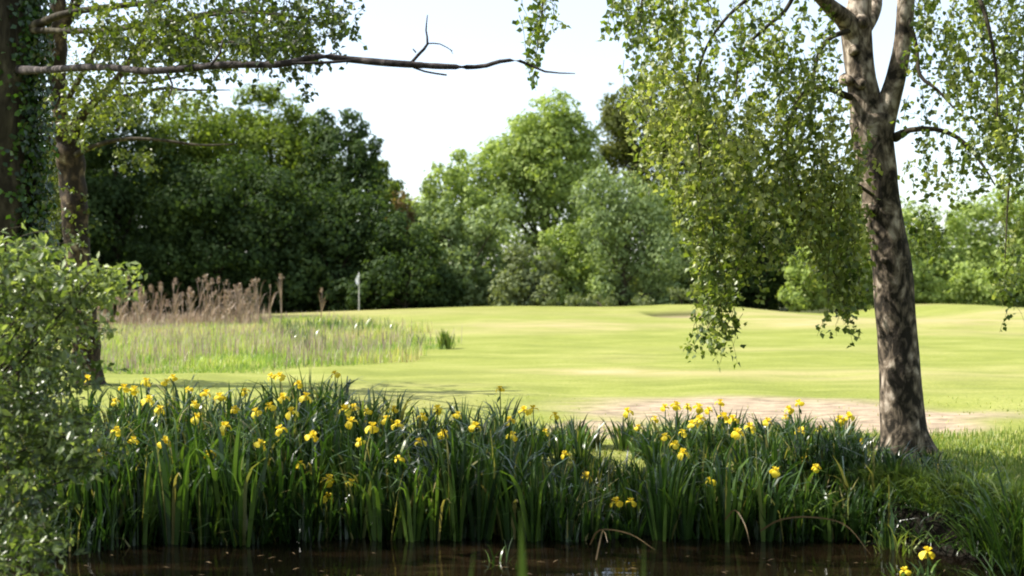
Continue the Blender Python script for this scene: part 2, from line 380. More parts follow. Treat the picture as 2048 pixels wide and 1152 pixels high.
def far_tree(name, label, D, mat, blobs, leaf=0.24, dens=1.15, seed=0, droop=0.0, base=None, cat='tree', bark='dark_bark', group=None, skirt=True):
    rng = np.random.default_rng(seed)
    s = D / F
    allp = np.array([P(b[0], b[1], D) for b in blobs])
    bx = (np.mean([b[0] for b in blobs]) if base is None else base)
    x0 = (bx - 1024) * s; z0 = float(height(x0, D)) - 0.05
    root = empty(name, (x0, D, z0), label, cat, group)
    O = np.array([x0, D, z0])
    bl = []
    for b in blobs:
        px, py, rx, ry = b[:4]; dy = b[4] if len(b) > 4 else rng.uniform(-1.0, 1.0)
        c = P(px, py, D) + np.array([0, dy, 0]) - O
        bl.append((c, (rx * s, max(rx, ry) * s * 0.85, ry * s)))
    if skirt:
        xa = min(b[0] - b[2] for b in blobs); xb = max(b[0] + b[2] for b in blobs)
        for q in np.arange(xa + 15, xb - 5, 42):
            bl.append((P(q, 588 + rng.uniform(-12, 8), D) + np.array([0, rng.uniform(-1, 1), 0]) - O, (32 * s, 34 * s, rng.uniform(36, 52) * s)))
    mb = MB(); crown(mb, bl, leaf, dens, rng, droop=droop)
    link('crown', mb.mesh('crown', mat), root)
    tb = MB(); top = max(bl, key=lambda b: b[0][2])[0]
    H = top[2]; r0 = min(0.35, 0.03 * H + 0.04)
    tube(tb, [(0, 0, 0), (top[0] * 0.1, top[1] * 0.1, H * 0.3), (top[0] * 0.45, top[1] * 0.4, H * 0.65), tuple(top)], [r0, r0 * 0.8, r0 * 0.5, r0 * 0.15], 8, 0.5, 0.04, rng)
    for c, r in bl:
        st = np.array([top[0] * 0.15, top[1] * 0.15, H * rng.uniform(0.2, 0.4)])
        if c[2] < st[2]: st[2] = max(0.1, c[2] * 0.4)
        tube(tb, [st, (st + c) / 2 + np.array([0, 0, 0.1 * H * 0.3]), c], [r0 * 0.4, r0 * 0.25, r0 * 0.08], 6, 0.5, 0, rng)
    link('trunk', tb.mesh('trunk', M[bark]), root)
    return root

G_L = 'dark trees of the grove behind the reeds'
far_tree('deciduous_tree', 'dark tree at the far left edge, mostly behind the ivy-clad trunk', 66, M['dark_leaf'],
    [(-60, 330, 120, 130), (60, 400, 110, 120), (-20, 520, 140, 90), (90, 540, 100, 80)], seed=1, group=G_L)
far_tree('deciduous_tree', 'dark tree of the grove rising just right of the slender left trunk', 68, M['dark_leaf'],
    [(235, 270, 85, 70), (190, 370, 95, 90), (290, 350, 95, 95), (250, 470, 120, 90), (220, 560, 100, 60)], seed=2, group=G_L)
far_tree('deciduous_tree', 'dark tree with a sunlit yellow-green top above the dry reeds', 70, M['yellow_leaf'],
    [(390, 262, 85, 62), (330, 300, 60, 60), (450, 320, 90, 80), (370, 390, 110, 80)], seed=3, group=G_L)
far_tree('deciduous_tree', 'tallest dome-topped tree of the dark grove, yellow-green on its crown', 73, M['yellow_leaf'],
    [(530, 225, 75, 62), (470, 260, 60, 55), (600, 260, 48, 55), (560, 330, 100, 85), (620, 350, 70, 80)], seed=4, group=G_L)
far_tree('deciduous_tree', 'tree with twin narrow tips at the right shoulder of the dark grove', 70, M['dark_leaf'],
    [(650, 255, 38, 40), (702, 252, 34, 42), (672, 330, 72, 72), (735, 310, 28, 45), (720, 370, 55, 60), (650, 440, 100, 80)], seed=5, group=G_L)
far_tree('deciduous_tree', 'broad dark tree filling the middle of the grove behind the reeds', 66, M['dark_leaf'],
    [(400, 430, 120, 100), (500, 400, 100, 90), (460, 520, 130, 90), (340, 540, 100, 75)], seed=6, group=G_L)
far_tree('deciduous_tree', 'dark tree right of the grove behind the golf flag', 66, M['dark_leaf'],
    [(600, 450, 100, 90), (730, 450, 80, 80), (690, 520, 110, 85), (800, 500, 60, 70), (590, 555, 90, 60)], seed=7, group=G_L)
far_tree('evergreen_bush', 'low dark bush at the grove foot right of the flag', 64, M['dark_leaf'],
    [(800, 560, 75, 52), (870, 570, 55, 45), (840, 500, 40, 45), (730, 580, 60, 35)], seed=8, leaf=0.22, cat='bush')
far_tree('deciduous_tree', 'slim yellowish tree sloping down at the right end of the grove', 74, M['yellow_leaf'],
    [(762, 360, 28, 45), (790, 395, 26, 40), (770, 430, 45, 50)], seed=9, group=G_L)
far_tree('tan_tree', 'small tan-leaved tree in the dip between grove and tall central tree', 71, M['tan_leaf'],
    [(803, 412, 24, 34), (820, 450, 26, 36), (795, 470, 30, 50)], seed=10, leaf=0.22)
far_tree('deciduous_tree', 'tall pointed bright green tree in the centre of the photo', 74, M['mid_leaf'],
    [(1102, 236, 56, 54), (1095, 290, 80, 60), (1050, 330, 80, 60), (1065, 270, 60, 50), (1145, 275, 45, 55), (1010, 310, 62, 55), (1095, 340, 95, 80), (950, 350, 60, 55), (1160, 350, 50, 80), (1020, 400, 90, 70), (1110, 440, 80, 80)], seed=11, base=1090, dens=1.05)
far_tree('deciduous_tree', 'low rounded green tree on the left slope below the central tree', 71, M['mid_leaf'],
    [(885, 375, 50, 50), (850, 420, 42, 55), (930, 420, 60, 60), (890, 470, 60, 60)], seed=12)
far_tree('grey_green_tree', 'grey-green bushy tree below the central tree, reaching the fairway edge', 67, M['willow_leaf'],
    [(870, 440, 45, 50), (940, 480, 55, 60), (960, 540, 60, 60), (905, 545, 55, 55), (1000, 440, 45, 50)], seed=13, leaf=0.24)
far_tree('olive_bush', 'light olive bush in front of the darker trees near centre', 64, M['pale_leaf'],
    [(1042, 520, 36, 42), (1030, 570, 36, 36), (1075, 575, 42, 34), (1095, 520, 28, 30)], seed=14, leaf=0.2, cat='bush')
far_tree('deciduous_tree', 'small dark-leaved tree between the olive bush and the willow', 67, M['mid_leaf'],
    [(1125, 480, 45, 50), (1110, 540, 60, 60), (1175, 550, 50, 50), (1150, 590, 70, 25)], seed=15, leaf=0.22)
far_tree('willow_tree', 'rounded grey-green willow with drooping foliage right of centre', 66, M['willow_leaf'],
    [(1200, 400, 55, 62), (1265, 395, 62, 62), (1195, 470, 40, 60), (1270, 470, 70, 70), (1240, 530, 50, 55), (1310, 520, 50, 60)], seed=16, leaf=0.22, droop=0.3)
far_tree('willow_tree', 'second, darker willow hump behind the hanging birch leaves', 69, M['willow_leaf'],
    [(1360, 420, 62, 70), (1420, 470, 60, 70), (1370, 520, 70, 65)], seed=17, leaf=0.22, droop=0.3)
far_tree('olive_tree', 'tall olive-toned tree behind the willow, half hidden by birch foliage', 77, M['olive_leaf'],
    [(1290, 240, 75, 80), (1238, 222, 36, 50), (1230, 270, 40, 60), (1370, 260, 80, 80), (1250, 340, 65, 60), (1340, 350, 90, 70), (1450, 330, 80, 90)], seed=18)
far_tree('deciduous_tree', 'dark tree behind the hanging birch tassel right of centre', 70, M['dark_leaf'],
    [(1480, 440, 80, 80), (1560, 420, 80, 80), (1510, 530, 95, 70), (1590, 540, 60, 60), (1420, 570, 70, 40)], seed=19)
far_tree('deciduous_tree', 'light green tree left of the birch trunk beyond the fairway', 66, M['mid_leaf'],
    [(1640, 440, 70, 70), (1700, 500, 60, 70), (1630, 540, 58, 62), (1690, 575, 55, 42), (1720, 420, 60, 70)], seed=20, leaf=0.22)
far_tree('deciduous_tree', 'green tree seen just right of the birch trunk', 72, M['mid_leaf'],
    [(1830, 460, 60, 55), (1890, 480, 55, 60), (1800, 540, 70, 60), (1870, 550, 50, 50)], seed=21)
far_tree('deciduous_tree', 'spreading green tree at the right edge beyond the mound', 76, M['mid_leaf'],
    [(1940, 445, 60, 50), (2030, 430, 80, 62), (1990, 520, 80, 60), (2080, 500, 70, 80)], seed=22)
far_tree('rounded_bush', 'rounded light green bush beyond the mound near the right edge', 66, M['mid_leaf'],
    [(1960, 575, 45, 38), (2020, 560, 55, 50), (2080, 580, 50, 40)], seed=23, leaf=0.22, cat='bush')
far_tree('rounded_bush', 'small green bush between the birch trunk and the right mound', 65, M['mid_leaf'],
    [(1860, 575, 34, 34), (1830, 560, 34, 40)], seed=24, leaf=0.2, cat='bush')
for i, (px, py, r, lab) in enumerate([(1160, 602, 22, 'pale low shrub at the foot of the dark tree left of the willow'), (1205, 600, 20, 'pale low shrub under the left side of the willow'),
        (1285, 600, 16, 'pale low shrub under the middle of the willow'), (1365, 585, 20, 'pale low shrub right of the willow above the bunker')]):
    far_tree('pale_shrub', lab, 62.5, M['pale_leaf'], [(px - r * 0.7, py, r * 0.8, 13), (px + r * 0.6, py + 3, r * 0.7, 11)], leaf=0.15, seed=30 + i, cat='shrub', skirt=False, group='pale shrubs along the tree line')
far_tree('deciduous_tree', 'back-row tree filling the dip behind the tan-leaved tree', 86, M['mid_leaf'],
    [(820, 470, 60, 70), (760, 520, 80, 80), (900, 480, 80, 80), (1000, 520, 90, 90)], seed=40, leaf=0.32)
far_tree('deciduous_tree', 'back-row tree behind the willows', 88, M['dark_leaf'],
    [(1200, 450, 90, 90), (1330, 480, 100, 100), (1470, 500, 100, 90), (1160, 540, 100, 70)], seed=41, leaf=0.32)
far_tree('deciduous_tree', 'back-row tree behind the birch trunk at the right', 88, M['mid_leaf'],
    [(1620, 460, 90, 60), (1740, 470, 90, 70), (1800, 520, 100, 80), (1930, 540, 100, 60)], seed=42, leaf=0.32)

# ------------------------------------------------------------------ near trees with leafy strands
def strands(lb, tb, regions, rng, Ystd, leafL, droop=1.0, O=np.zeros(3), twig_r=0.0022, per_m=34, wr=0.8, sag=0.25):
    for (px, py, rx, ry, n, Y, dY, tlo, thi) in regions:
        for _ in range(n):
            a = rng.uniform(0, 2 * np.pi); q = np.sqrt(rng.random())
            y = Y + rng.uniform(-dY, dY)
            c = P(px + rx * q * np.cos(a), py + ry * q * np.sin(a), y)
            Ls = rng.uniform(0.18, 0.5)
            side = rng.normal(0, 1, 3); side[2] = 0; side = nrm(side)
            k = 6; u = np.linspace(0, 1, k)[:, None]
            pts = c + side * (u - 0.5) * Ls * (1.0 - 0.75 * droop) + np.array([0, 0, -1]) * ((u - 0.5) * Ls * droop + sag * Ls * u * u * (1 - droop)) + np.cumsum(rng.normal(0, 0.012, (k, 3)), 0)
            pts = pts - O
            tube(tb, pts, np.linspace(twig_r, twig_r * 0.5, k), 3, 0.2, 0, rng)
            m = max(4, int(Ls * per_m)); uu = rng.random(m) * (k - 1); i = uu.astype(int); f = (uu - i)[:, None]
            pos = pts[i] * (1 - f) + pts[np.minimum(i + 1, k - 1)] * f + rng.normal(0, 0.018, (m, 3))
            normal = nrm(rng.normal(0, 1, (m, 3)) + np.array([0, 0, 0.5]))
            tip = rng.normal(0, 0.7, (m, 3)) + np.array([0, 0, -0.9])
            L = leafL * rng.uniform(0.65, 1.25, m)
            leaves(lb, pos, normal, tip, L, L * wr, 0.12, np.clip(rng.uniform(tlo, thi) + rng.normal(0, 0.2, m), 0, 1))

def pl(pts, Y):      # picture polyline with a depth per point or one depth
    return [P(p[0], p[1], p[2] if len(p) > 2 else Y) for p in pts]

def limb(mb, pts, w, Y, O, sides=8, step=0.08, bump=0.03, rng=R):
    A = np.array(pl(pts, Y)) - O
    rr = np.array(w) * 0.5 * (A[:, 1] + O[1]) / F
    return tube(mb, A, rr, sides, step, bump, rng)

# --- the birch on the right
def birch():
    rng = np.random.default_rng(77); Y = 8.9
    O = P(1812, 915, Y); O[2] = float(height(O[0], Y)) - 0.03
    root = empty('birch_tree', O, 'big birch with pale fissured trunk standing at the pond edge on the right', 'tree')
    tb = MB()
    limb(tb, [(1812, 935), (1811, 905), (1806, 850), (1800, 760), (1795, 680), (1789, 600), (1782, 520), (1768, 440), (1758, 370), (1748, 300), (1742, 235)],
         [128, 104, 90, 82, 78, 77, 77, 74, 73, 78, 84], Y, O, 28, 0.05, 0.035, rng)
    limb(tb, [(1745, 290), (1732, 215), (1722, 160), (1716, 100), (1712, 50), (1722, -10), (1735, -160), (1720, -420)], [74, 66, 58, 58, 62, 44, 38, 22], Y, O, 20, 0.05, 0.04, rng)
    limb(tb, [(1757, 290, 8.9), (1775, 215, 8.85), (1793, 150, 8.8), (1806, 80, 8.75), (1812, 0, 8.7), (1822, -160, 8.6), (1850, -400, 8.4)], [50, 44, 38, 36, 34, 28, 14], Y, O, 16, 0.05, 0.04, rng)
    limb(tb, [(1716, 85, 8.9), (1690, 40, 8.8), (1655, 8, 8.6), (1600, -40, 8.3), (1480, -120, 8.0)], [48, 40, 30, 24, 14], Y, O, 12, 0.06, 0.05, rng)
    limb(tb, [(1718, 70, 8.95), (1745, 20, 9.1), (1750, -40, 9.3), (1760, -200, 9.6)], [40, 34, 26, 14], Y, O, 12, 0.06, 0.05, rng)
    for a in np.arange(0, 6.2, 0.9):
        a = a + rng.uniform(-.2, .2); dv = np.array([math.cos(a), math.sin(a), 0]); c0 = np.array([0, 0, 0.0])
        tube(tb, [c0 + dv * 0.10 + [0, 0, .26], c0 + dv * 0.15 + [0, 0, .13], c0 + dv * 0.23 + [0, 0, .03], c0 + dv * rng.uniform(.30, .38) + [0, 0, -.06]], [.05, .06, .05, .02], 8, .05, .08, rng)
    for kx, ky, kr in ((1722, 168, 13), (1700, 160, 8), (1740, 250, 12), (1712, 100, 12), (1770, 520, 10), (1745, 420, 11), (1722, 45, 16)):   # knots
        A = P(kx, ky, Y - 0.1) - O
        tube(tb, [A + np.array([0, 0.12, 0.02]), A, A + np.array([0, -0.035, -0.01])], [kr / F * Y * 1.5, kr / F * Y, kr / F * Y * 0.55], 10, 0.03, 0.1, rng)
    link('trunk', tb.mesh('trunk', M['birch_bark']), root)
    br = [([(1700, 195, 8.85), (1665, 180, 8.7), (1625, 176, 8.6), (1592, 205, 8.5), (1570, 270, 8.4), (1520, 330, 8.3)], [16, 12, 10, 8, 6, 3]),
          ([(1790, 275, 8.85), (1820, 260, 8.7), (1870, 258, 8.6), (1915, 275, 8.5), (1955, 315, 8.4), (1990, 370, 8.3)], [20, 11, 10, 9, 7, 3]),
          ([(1655, 8, 8.6), (1600, -20, 8.4), (1570, 22, 8.3), (1520, 65, 8.2), (1482, 110, 8.1), (1470, 200, 8.0)], [14, 10, 8, 7, 5, 2]),
          ([(1700, 60, 8.8), (1655, 80, 8.6), (1632, 125, 8.5), (1625, 190, 8.4), (1620, 260, 8.4)], [12, 10, 8, 6, 3]),
          ([(1812, 20, 8.7), (1832, 90, 8.6), (1840, 150, 8.5), (1875, 180, 8.4), (1920, 230, 8.3)], [10, 9, 8, 6, 3]),
          ([(1830, -200, 8.6), (1900, -120, 8.2), (1960, 0, 7.9), (1990, 120, 7.8), (1995, 250, 7.8)], [18, 14, 9, 6, 3]),
          ([(1500, -110, 8.0), (1380, -120, 7.8), (1300, -40, 7.7), (1280, 40, 7.7), (1300, 100, 7.8)], [14, 9, 5, 3, 1.5]),
          ([(1380, -120, 7.8), (1200, -140, 7.6), (1100, -60, 7.5), (1085, 20, 7.5), (1075, 100, 7.5)], [11, 8, 6, 4, 2]),
          ([(1600, -40, 8.3), (1480, 10, 8.2), (1400, 130, 8.2), (1400, 320, 8.2), (1430, 480, 8.2), (1440, 640, 8.2)], [12, 7, 5, 3.5, 3, 1.5]),
          ([(1745, 390, 8.8), (1700, 365, 8.5), (1665, 400, 8.2), (1665, 480, 8.2), (1680, 600, 8.2)], [8, 6, 4, 3, 1.5]),
          ([(1600, 205, 8.5), (1560, 280, 8.3), (1600, 380, 8.2), (1600, 480, 8.2)], [8, 6, 5, 2]),
          ([(1822, -100, 8.7), (1950, -160, 8.9), (2040, -80, 9.0), (2050, 120, 9.0), (2020, 350, 9.0), (2010, 520, 9.0)], [14, 11, 9, 7, 5, 2]),
          ([(1730, -110, 8.9), (1600, -220, 9.4), (1420, -260, 9.9), (1250, -200, 10.1)], [22, 15, 9, 4]), ([(1720, -300, 8.9), (1500, -420, 8.4), (1250, -380, 8.0)], [26, 18, 8]), ([(1850, -350, 8.4), (2050, -480, 8.4), (2250, -380, 8.2)], [20, 14, 6]),
          ([(1735, -160, 8.9), (1760, -500, 9.5), (1720, -900, 10)], [34, 22, 8])]
    for pts, w in br:
        b = MB(); limb(b, pts, w, Y, O, 8, 0.06, 0.04, rng); link('branch', b.mesh('branch', M['dark_bark']), root)
    lb = MB(); wb = MB()
    reg = [  # px, py, rx, ry, n, depth, +-depth, tint range
        (1085, 10, 32, 40, 20, 7.5, .3, .1, .5), (1075, 85, 18, 40, 11, 7.5, .2, .1, .5),
        (1255, 30, 48, 60, 55, 7.7, .5, .1, .5), (1310, 20, 60, 60, 40, 7.8, .5, .1, .6), (1330, 90, 40, 70, 26, 8, .5, .2, .7),
        (1420, 40, 90, 80, 50, 8.2, .8, .1, .6), (1560, 60, 110, 80, 60, 8.1, .5, .1, .6), (1500, 150, 90, 70, 60, 8.1, .5, .2, .7),
        (1620, 130, 60, 90, 55, 8.2, .4, .1, .6), (1600, 220, 90, 70, 80, 8.2, .4, .2, .8),
        (1330, 190, 85, 85, 110, 8.1, .45, .3, 1), (1325, 280, 75, 70, 80, 8.1, .7, .3, 1), (1430, 260, 90, 90, 110, 8.1, .8, .3, 1), (1460, 370, 90, 80, 120, 8.1, .8, .3, 1),
        (1400, 400, 50, 80, 50, 8.2, .6, .2, .8), (1440, 480, 75, 70, 85, 8.2, .5, .1, .7), (1440, 560, 60, 50, 50, 8.2, .4, .05, .6), (1440, 620, 34, 30, 24, 8.2, .3, 0, .45), (1450, 650, 28, 18, 14, 8.2, .2, 0, .4),
        (1412, 650, 18, 20, 6, 8.2, .2, 0, .4), (1540, 300, 80, 90, 80, 8.1, .45, .3, .9), (1560, 420, 80, 80, 60, 8.1, .45, .2, .9), (1520, 520, 50, 50, 22, 8.2, .4, .2, .8),
        (1650, 330, 80, 90, 110, 8.2, .4, .3, 1), (1660, 430, 70, 80, 90, 8.2, .4, .3, .9), (1680, 520, 55, 60, 65, 8.2, .4, .1, .7), (1685, 590, 36, 40, 36, 8.2, .3, 0, .5),
        (1850, 475, 30, 38, 34, 9.6, .3, 0, .3), (1730, 470, 40, 90, 24, 9.8, .4, .3, .9),
        (1900, 40, 80, 70, 90, 8.8, .8, .1, .7), (2000, 50, 70, 90, 110, 8.6, .8, .1, .7), (1890, 140, 60, 60, 45, 8.6, .6, .2, .8), (1980, 180, 80, 70, 75, 8.4, .8, .2, .8),
        (2020, 270, 50, 80, 50, 8.4, .6, .1, .6), (1960, 320, 70, 50, 34, 8.4, .6, .1, .6), (1850, 230, 40, 60, 12, 8.4, .4, .1, .6), (1890, 330, 60, 50, 14, 8.4, .4, .1, .6), (2030, 400, 36, 50, 14, 9, .5, .2, .8),
        (2010, 500, 34, 70, 16, 9, .5, .1, .7), (2005, 575, 24, 36, 14, 9, .3, 0, .5), (1840, 330, 30, 40, 8, 8.9, .4, .2, .7),
    ]
    reg = [(a, b, c, d, max(6, int(n * (0.45 if b < 180 else 0.62 if a > 1750 else 0.52 if a < 1640 else 0.66))), *r) for a, b, c, d, n, *r in reg]
    strands(lb, wb, reg, rng, Y, 0.045, 0.85, O, per_m=52, wr=0.85)
    up = [(1420, -230, 200, 110, 85, 9.9, .6, .2, .8), (1850, -250, 300, 160, 110, 8.9, 1.6, .2, .8), (1850, -600, 300, 220, 110, 9.2, 1.6, .2, .8), (2200, -150, 160, 250, 100, 8.8, 1.8, .2, .8), (1800, -1000, 240, 220, 60, 9.5, 1.6, .2, .8)]
    strands(lb, wb, up, rng, Y, 0.085, 0.7, O, per_m=36, twig_r=0.003)
    link('crown', leafy_mesh('crown', lb, wb, M['birch_leaf'], M['dark_bark']), root)
    return root
birch()

# --- slender tree at the left
def left_tree():
    rng = np.random.default_rng(78); Y = 15.5
    O = P(176, 772, Y); O[2] = float(height(O[0], Y)) - 0.03
    root = empty('alder_tree', O, 'knobbly brown-barked tree with two stems behind the leafy shrub at left', 'tree')
    tb = MB()
    limb(tb, [(178, 782), (176, 765), (174, 700), (168, 620), (160, 540), (152, 460), (146, 400), (143, 350), (141, 300), (138, 262)], [76, 60, 52, 50, 52, 56, 52, 46, 52, 42], Y, O, 22, 0.06, 0.11, rng)
    limb(tb, [(136, 285, 15.5), (122, 240, 15.4), (116, 180, 15.3), (112, 110, 15.2), (118, 40, 15.1), (112, -60, 15), (100, -300, 15)], [40, 34, 32, 38, 34, 30, 16], Y, O, 16, 0.06, 0.08, rng)
    limb(tb, [(150, 285, 15.5), (152, 250, 15.4), (185, 208, 15.2), (232, 160, 15), (275, 95, 14.8), (300, 30, 14.6), (340, -80, 14.4)], [36, 26, 16, 14, 12, 11, 7], Y, O, 12, 0.06, 0.06, rng)
    limb(tb, [(118, 60, 15.1), (150, 10, 15), (165, -60, 15), (200, -200, 15)], [26, 22, 20, 12], Y, O, 12, 0.06, 0.06, rng)
    limb(tb, [(130, 330, 15.5), (104, 290, 15.3), (92, 262, 15.2)], [12, 10, 6], Y, O, 8, 0.06, 0.06, rng)
    link('trunk', tb.mesh('trunk', M['alder_bark']), root)
    for pts, w in [([(150, 310, 15.4), (190, 292, 15.2), (250, 278, 15), (320, 280, 14.8), (400, 290, 14.6), (470, 288, 14.4)], [12, 10, 8, 7, 5, 2]),
                   ([(200, 198, 15.2), (260, 190, 15), (330, 176, 14.8), (370, 180, 14.6), (460, 180, 14.5)], [8, 8, 7, 5, 2]),
                   ([(215, 168, 15), (300, 164, 15), (370, 150, 14.8), (400, 140, 14.7)], [6, 6, 4, 2]),
                   ([(270, 100, 14.8), (310, 90, 14.6), (380, 75, 14.4), (440, 92, 14.2), (520, 80, 14)], [8, 8, 7, 6, 3]),
                   ([(250, 170, 15), (252, 135, 14.9), (248, 100, 14.8)], [6, 6, 4]),
                   ([(118, 60, 15.2), (200, 60, 14), (330, 40, 13), (480, 20, 12.5), (640, 40, 12)], [14, 10, 8, 6, 2]),
                   ([(135, 200, 15.2), (180, 120, 14.5), (215, 60, 14)], [12, 12, 8]),
                   ([(230, 262, 15), (262, 236, 15), (285, 215, 15)], [4, 4, 3])]:
        b = MB(); limb(b, pts, w, Y, O, 8, 0.08, 0.05, rng); link('branch', b.mesh('branch', M['dark_bark']), root)
    lb = MB(); wb = MB()
    reg = [(120, 180, 50, 90, 34, 15.9, .3, .5, 1), (100, 330, 20, 110, 60, 16, .3, .6, 1), (100, 420, 26, 60, 50, 16, .3, .6, 1), (380, 200, 80, 30, 24, 14.5, 1, .4, .9), (170, 230, 60, 60, 50, 15, .7, .5, 1),
           (270, 320, 40, 25, 16, 14.8, .4, .5, 1), (270, 200, 80, 40, 40, 14.5, 1, .5, 1), (150, 430, 40, 60, 10, 15.2, .3, .4, 1), (180, 640, 50, 60, 20, 15.2, .3, .3, .9)]
    strands(lb, wb, reg, rng, Y, 0.062, 0.35, O, per_m=44, twig_r=0.003)
    up = [(-50, -200, 200, 130, 40, 14.5, 2, .2, .8)]
    strands(lb, wb, up, rng, Y, 0.12, 0.4, O, per_m=30, twig_r=0.004)
    link('crown', leafy_mesh('crown', lb, wb, M['alder_leaf'], M['dark_bark']), root)
left_tree()

# --- ivy-clad trunk at the left edge with the long bare branch
def ivy_tree():
    rng = np.random.default_rng(79); Y = 10.0
    O = P(12, 876, Y); O[2] = float(height(O[0], Y)) - 0.03
    root = empty('ivy_covered_tree', O, 'thick dark ivy-clad trunk at the left edge with a long bare branch', 'tree')
    tb = MB()
    C = limb(tb, [(15, 890), (14, 860), (12, 700), (10, 500), (10, 300), (8, 140), (6, 0), (0, -200), (-20, -600)], [200, 158, 140, 134, 130, 130, 134, 110, 60], Y, O, 26, 0.08, 0.03, rng)
    link('trunk', tb.mesh('trunk', M['dark_bark']), root)
    b = MB()
    limb(b, [(40, 140, 9.8), (85, 140, 9.2), (200, 134, 8.2), (300, 142, 7.7), (450, 130, 7.4), (560, 128, 7.3), (640, 113, 7.3), (700, 119, 7.3), (820, 129, 7.2), (950, 134, 7.2), (1000, 123, 7.1), (1040, 122, 7.1), (1090, 143, 7.1), (1150, 147, 7.1)],
         [20, 15, 14, 14, 15, 14, 12, 14, 14, 9, 8, 6, 4, 2], Y, O, 10, 0.06, 0.06, rng)
    for pts, w in [([(585, 126, 7.25), (620, 126, 7.25), (670, 124, 7.25), (705, 121, 7.25)], [5, 6, 6, 5]), ([(818, 130, 7.25), (838, 108, 7.25), (855, 88, 7.25), (852, 60, 7.25), (855, 30, 7.25)], [7, 7, 6, 4, 2]),
                   ([(855, 87, 7.25), (880, 88, 7.25), (905, 102, 7.25)], [3, 2.5, 1.5]), ([(900, 98, 7.25), (906, 108, 7.25)], [2, 1]), ([(832, 105, 7.25), (826, 98, 7.25)], [4, 3]), ([(815, 130, 7.25), (850, 143, 7.25), (893, 150, 7.25)], [4, 4, 4]),
                   ([(330, 140, 7.25), (345, 170, 7.25), (335, 200, 7.25)], [5, 4, 2]), ([(420, 132, 7.25), (440, 105, 7.25), (445, 80, 7.25)], [6, 5, 3])]:
        limb(b, pts, w, Y, O, 6, 0.05, 0.06, rng)
    link('dead_branch', b.mesh('dead_branch', M['grey_bark']), root)
    b = MB(); limb(b, [(50, 60, 9.9), (90, 42, 9.7), (140, 25, 9.5), (250, 10, 9.3), (330, 0, 9.1), (420, -40, 9)], [22, 16, 13, 12, 10, 6], Y, O, 10, 0.06, 0.05, rng)
    link('branch', b.mesh('branch', M['dark_bark']), root)
    lb = MB(); n = 5200      # ivy
    u = rng.random(n) * 0.86; idx = (u * (len(C) - 1) * 0.8).astype(int); ang = rng.normal(0.0, 0.42, n)
    r = 0.275 * (1 + 0.16 * rng.random(n) + 0.13 * np.abs(rng.normal(0, 1, n)))
    d = np.stack([np.cos(ang), -np.abs(np.sin(ang)) * np.sign(rng.random(n) - 0.25), np.zeros(n)], 1)
    pos = C[idx] + d * r[:, None] + rng.normal(0, 0.03, (n, 3))
    leaves(lb, pos, nrm(d + rng.normal(0, 0.45, (n, 3))), rng.normal(0, 0.6, (n, 3)) + np.array([0, 0, -1]), 0.052 * rng.uniform(.6, 1.2, n), 0.046, 0.1, rng.random(n))
    link('ivy', lb.mesh('ivy', M['ivy_leaf']), root)
    lb = MB(); wb = MB()
    near = [(200, 40, 90, 50, 40, 8.6, .8, .4, 1), (300, 60, 110, 60, 90, 8.4, .8, .3, .9), (420, 60, 110, 60, 110, 8.2, .8, .1, .7), (530, 60, 80, 60, 85, 8, .8, .0, .6), (620, 25, 60, 45, 34, 8, .6, 0, .5),
           (670, 50, 34, 40, 15, 8, .4, 0, .5), (590, 100, 60, 25, 22, 8, .4, 0, .5), (250, 130, 90, 40, 34, 8.8, .6, .4, 1), (400, 115, 90, 30, 26, 8.4, .6, .1, .6), (180, 170, 70, 40, 26, 9, .6, .5, 1),
           (480, -50, 240, 40, 60, 8.2, .8, .1, .6), (560, 145, 50, 14, 8, 8, .3, .1, .5)]
    near = [(a, b, c, d, int(n * .8), *r) for a, b, c, d, n, *r in near]
    strands(lb, wb, near, rng, Y, 0.042, 0.35, O, per_m=50, twig_r=0.002)
    for pts, w in [([(45, 60, 9.9), (200, 62, 9.2), (330, 45, 8.6), (480, 25, 8.3), (640, 40, 8)], [14, 10, 8, 6, 2]), ([(330, 45, 8.6), (400, 80, 8.3), (520, 85, 8), (600, 95, 8)], [7, 6, 4, 2])]:
        b = MB(); limb(b, pts, w, Y, O, 8, 0.08, 0.05, rng); link('branch', b.mesh('branch', M['dark_bark']), root)
    strands(lb, wb, [(-250, -300, 300, 180, 60, 9, 1.5, .2, .8)], rng, Y, 0.11, 0.4, O, per_m=30, twig_r=0.004)
    link('crown', leafy_mesh('crown', lb, wb, M['alder_leaf'], M['dark_bark']), root)
ivy_tree()

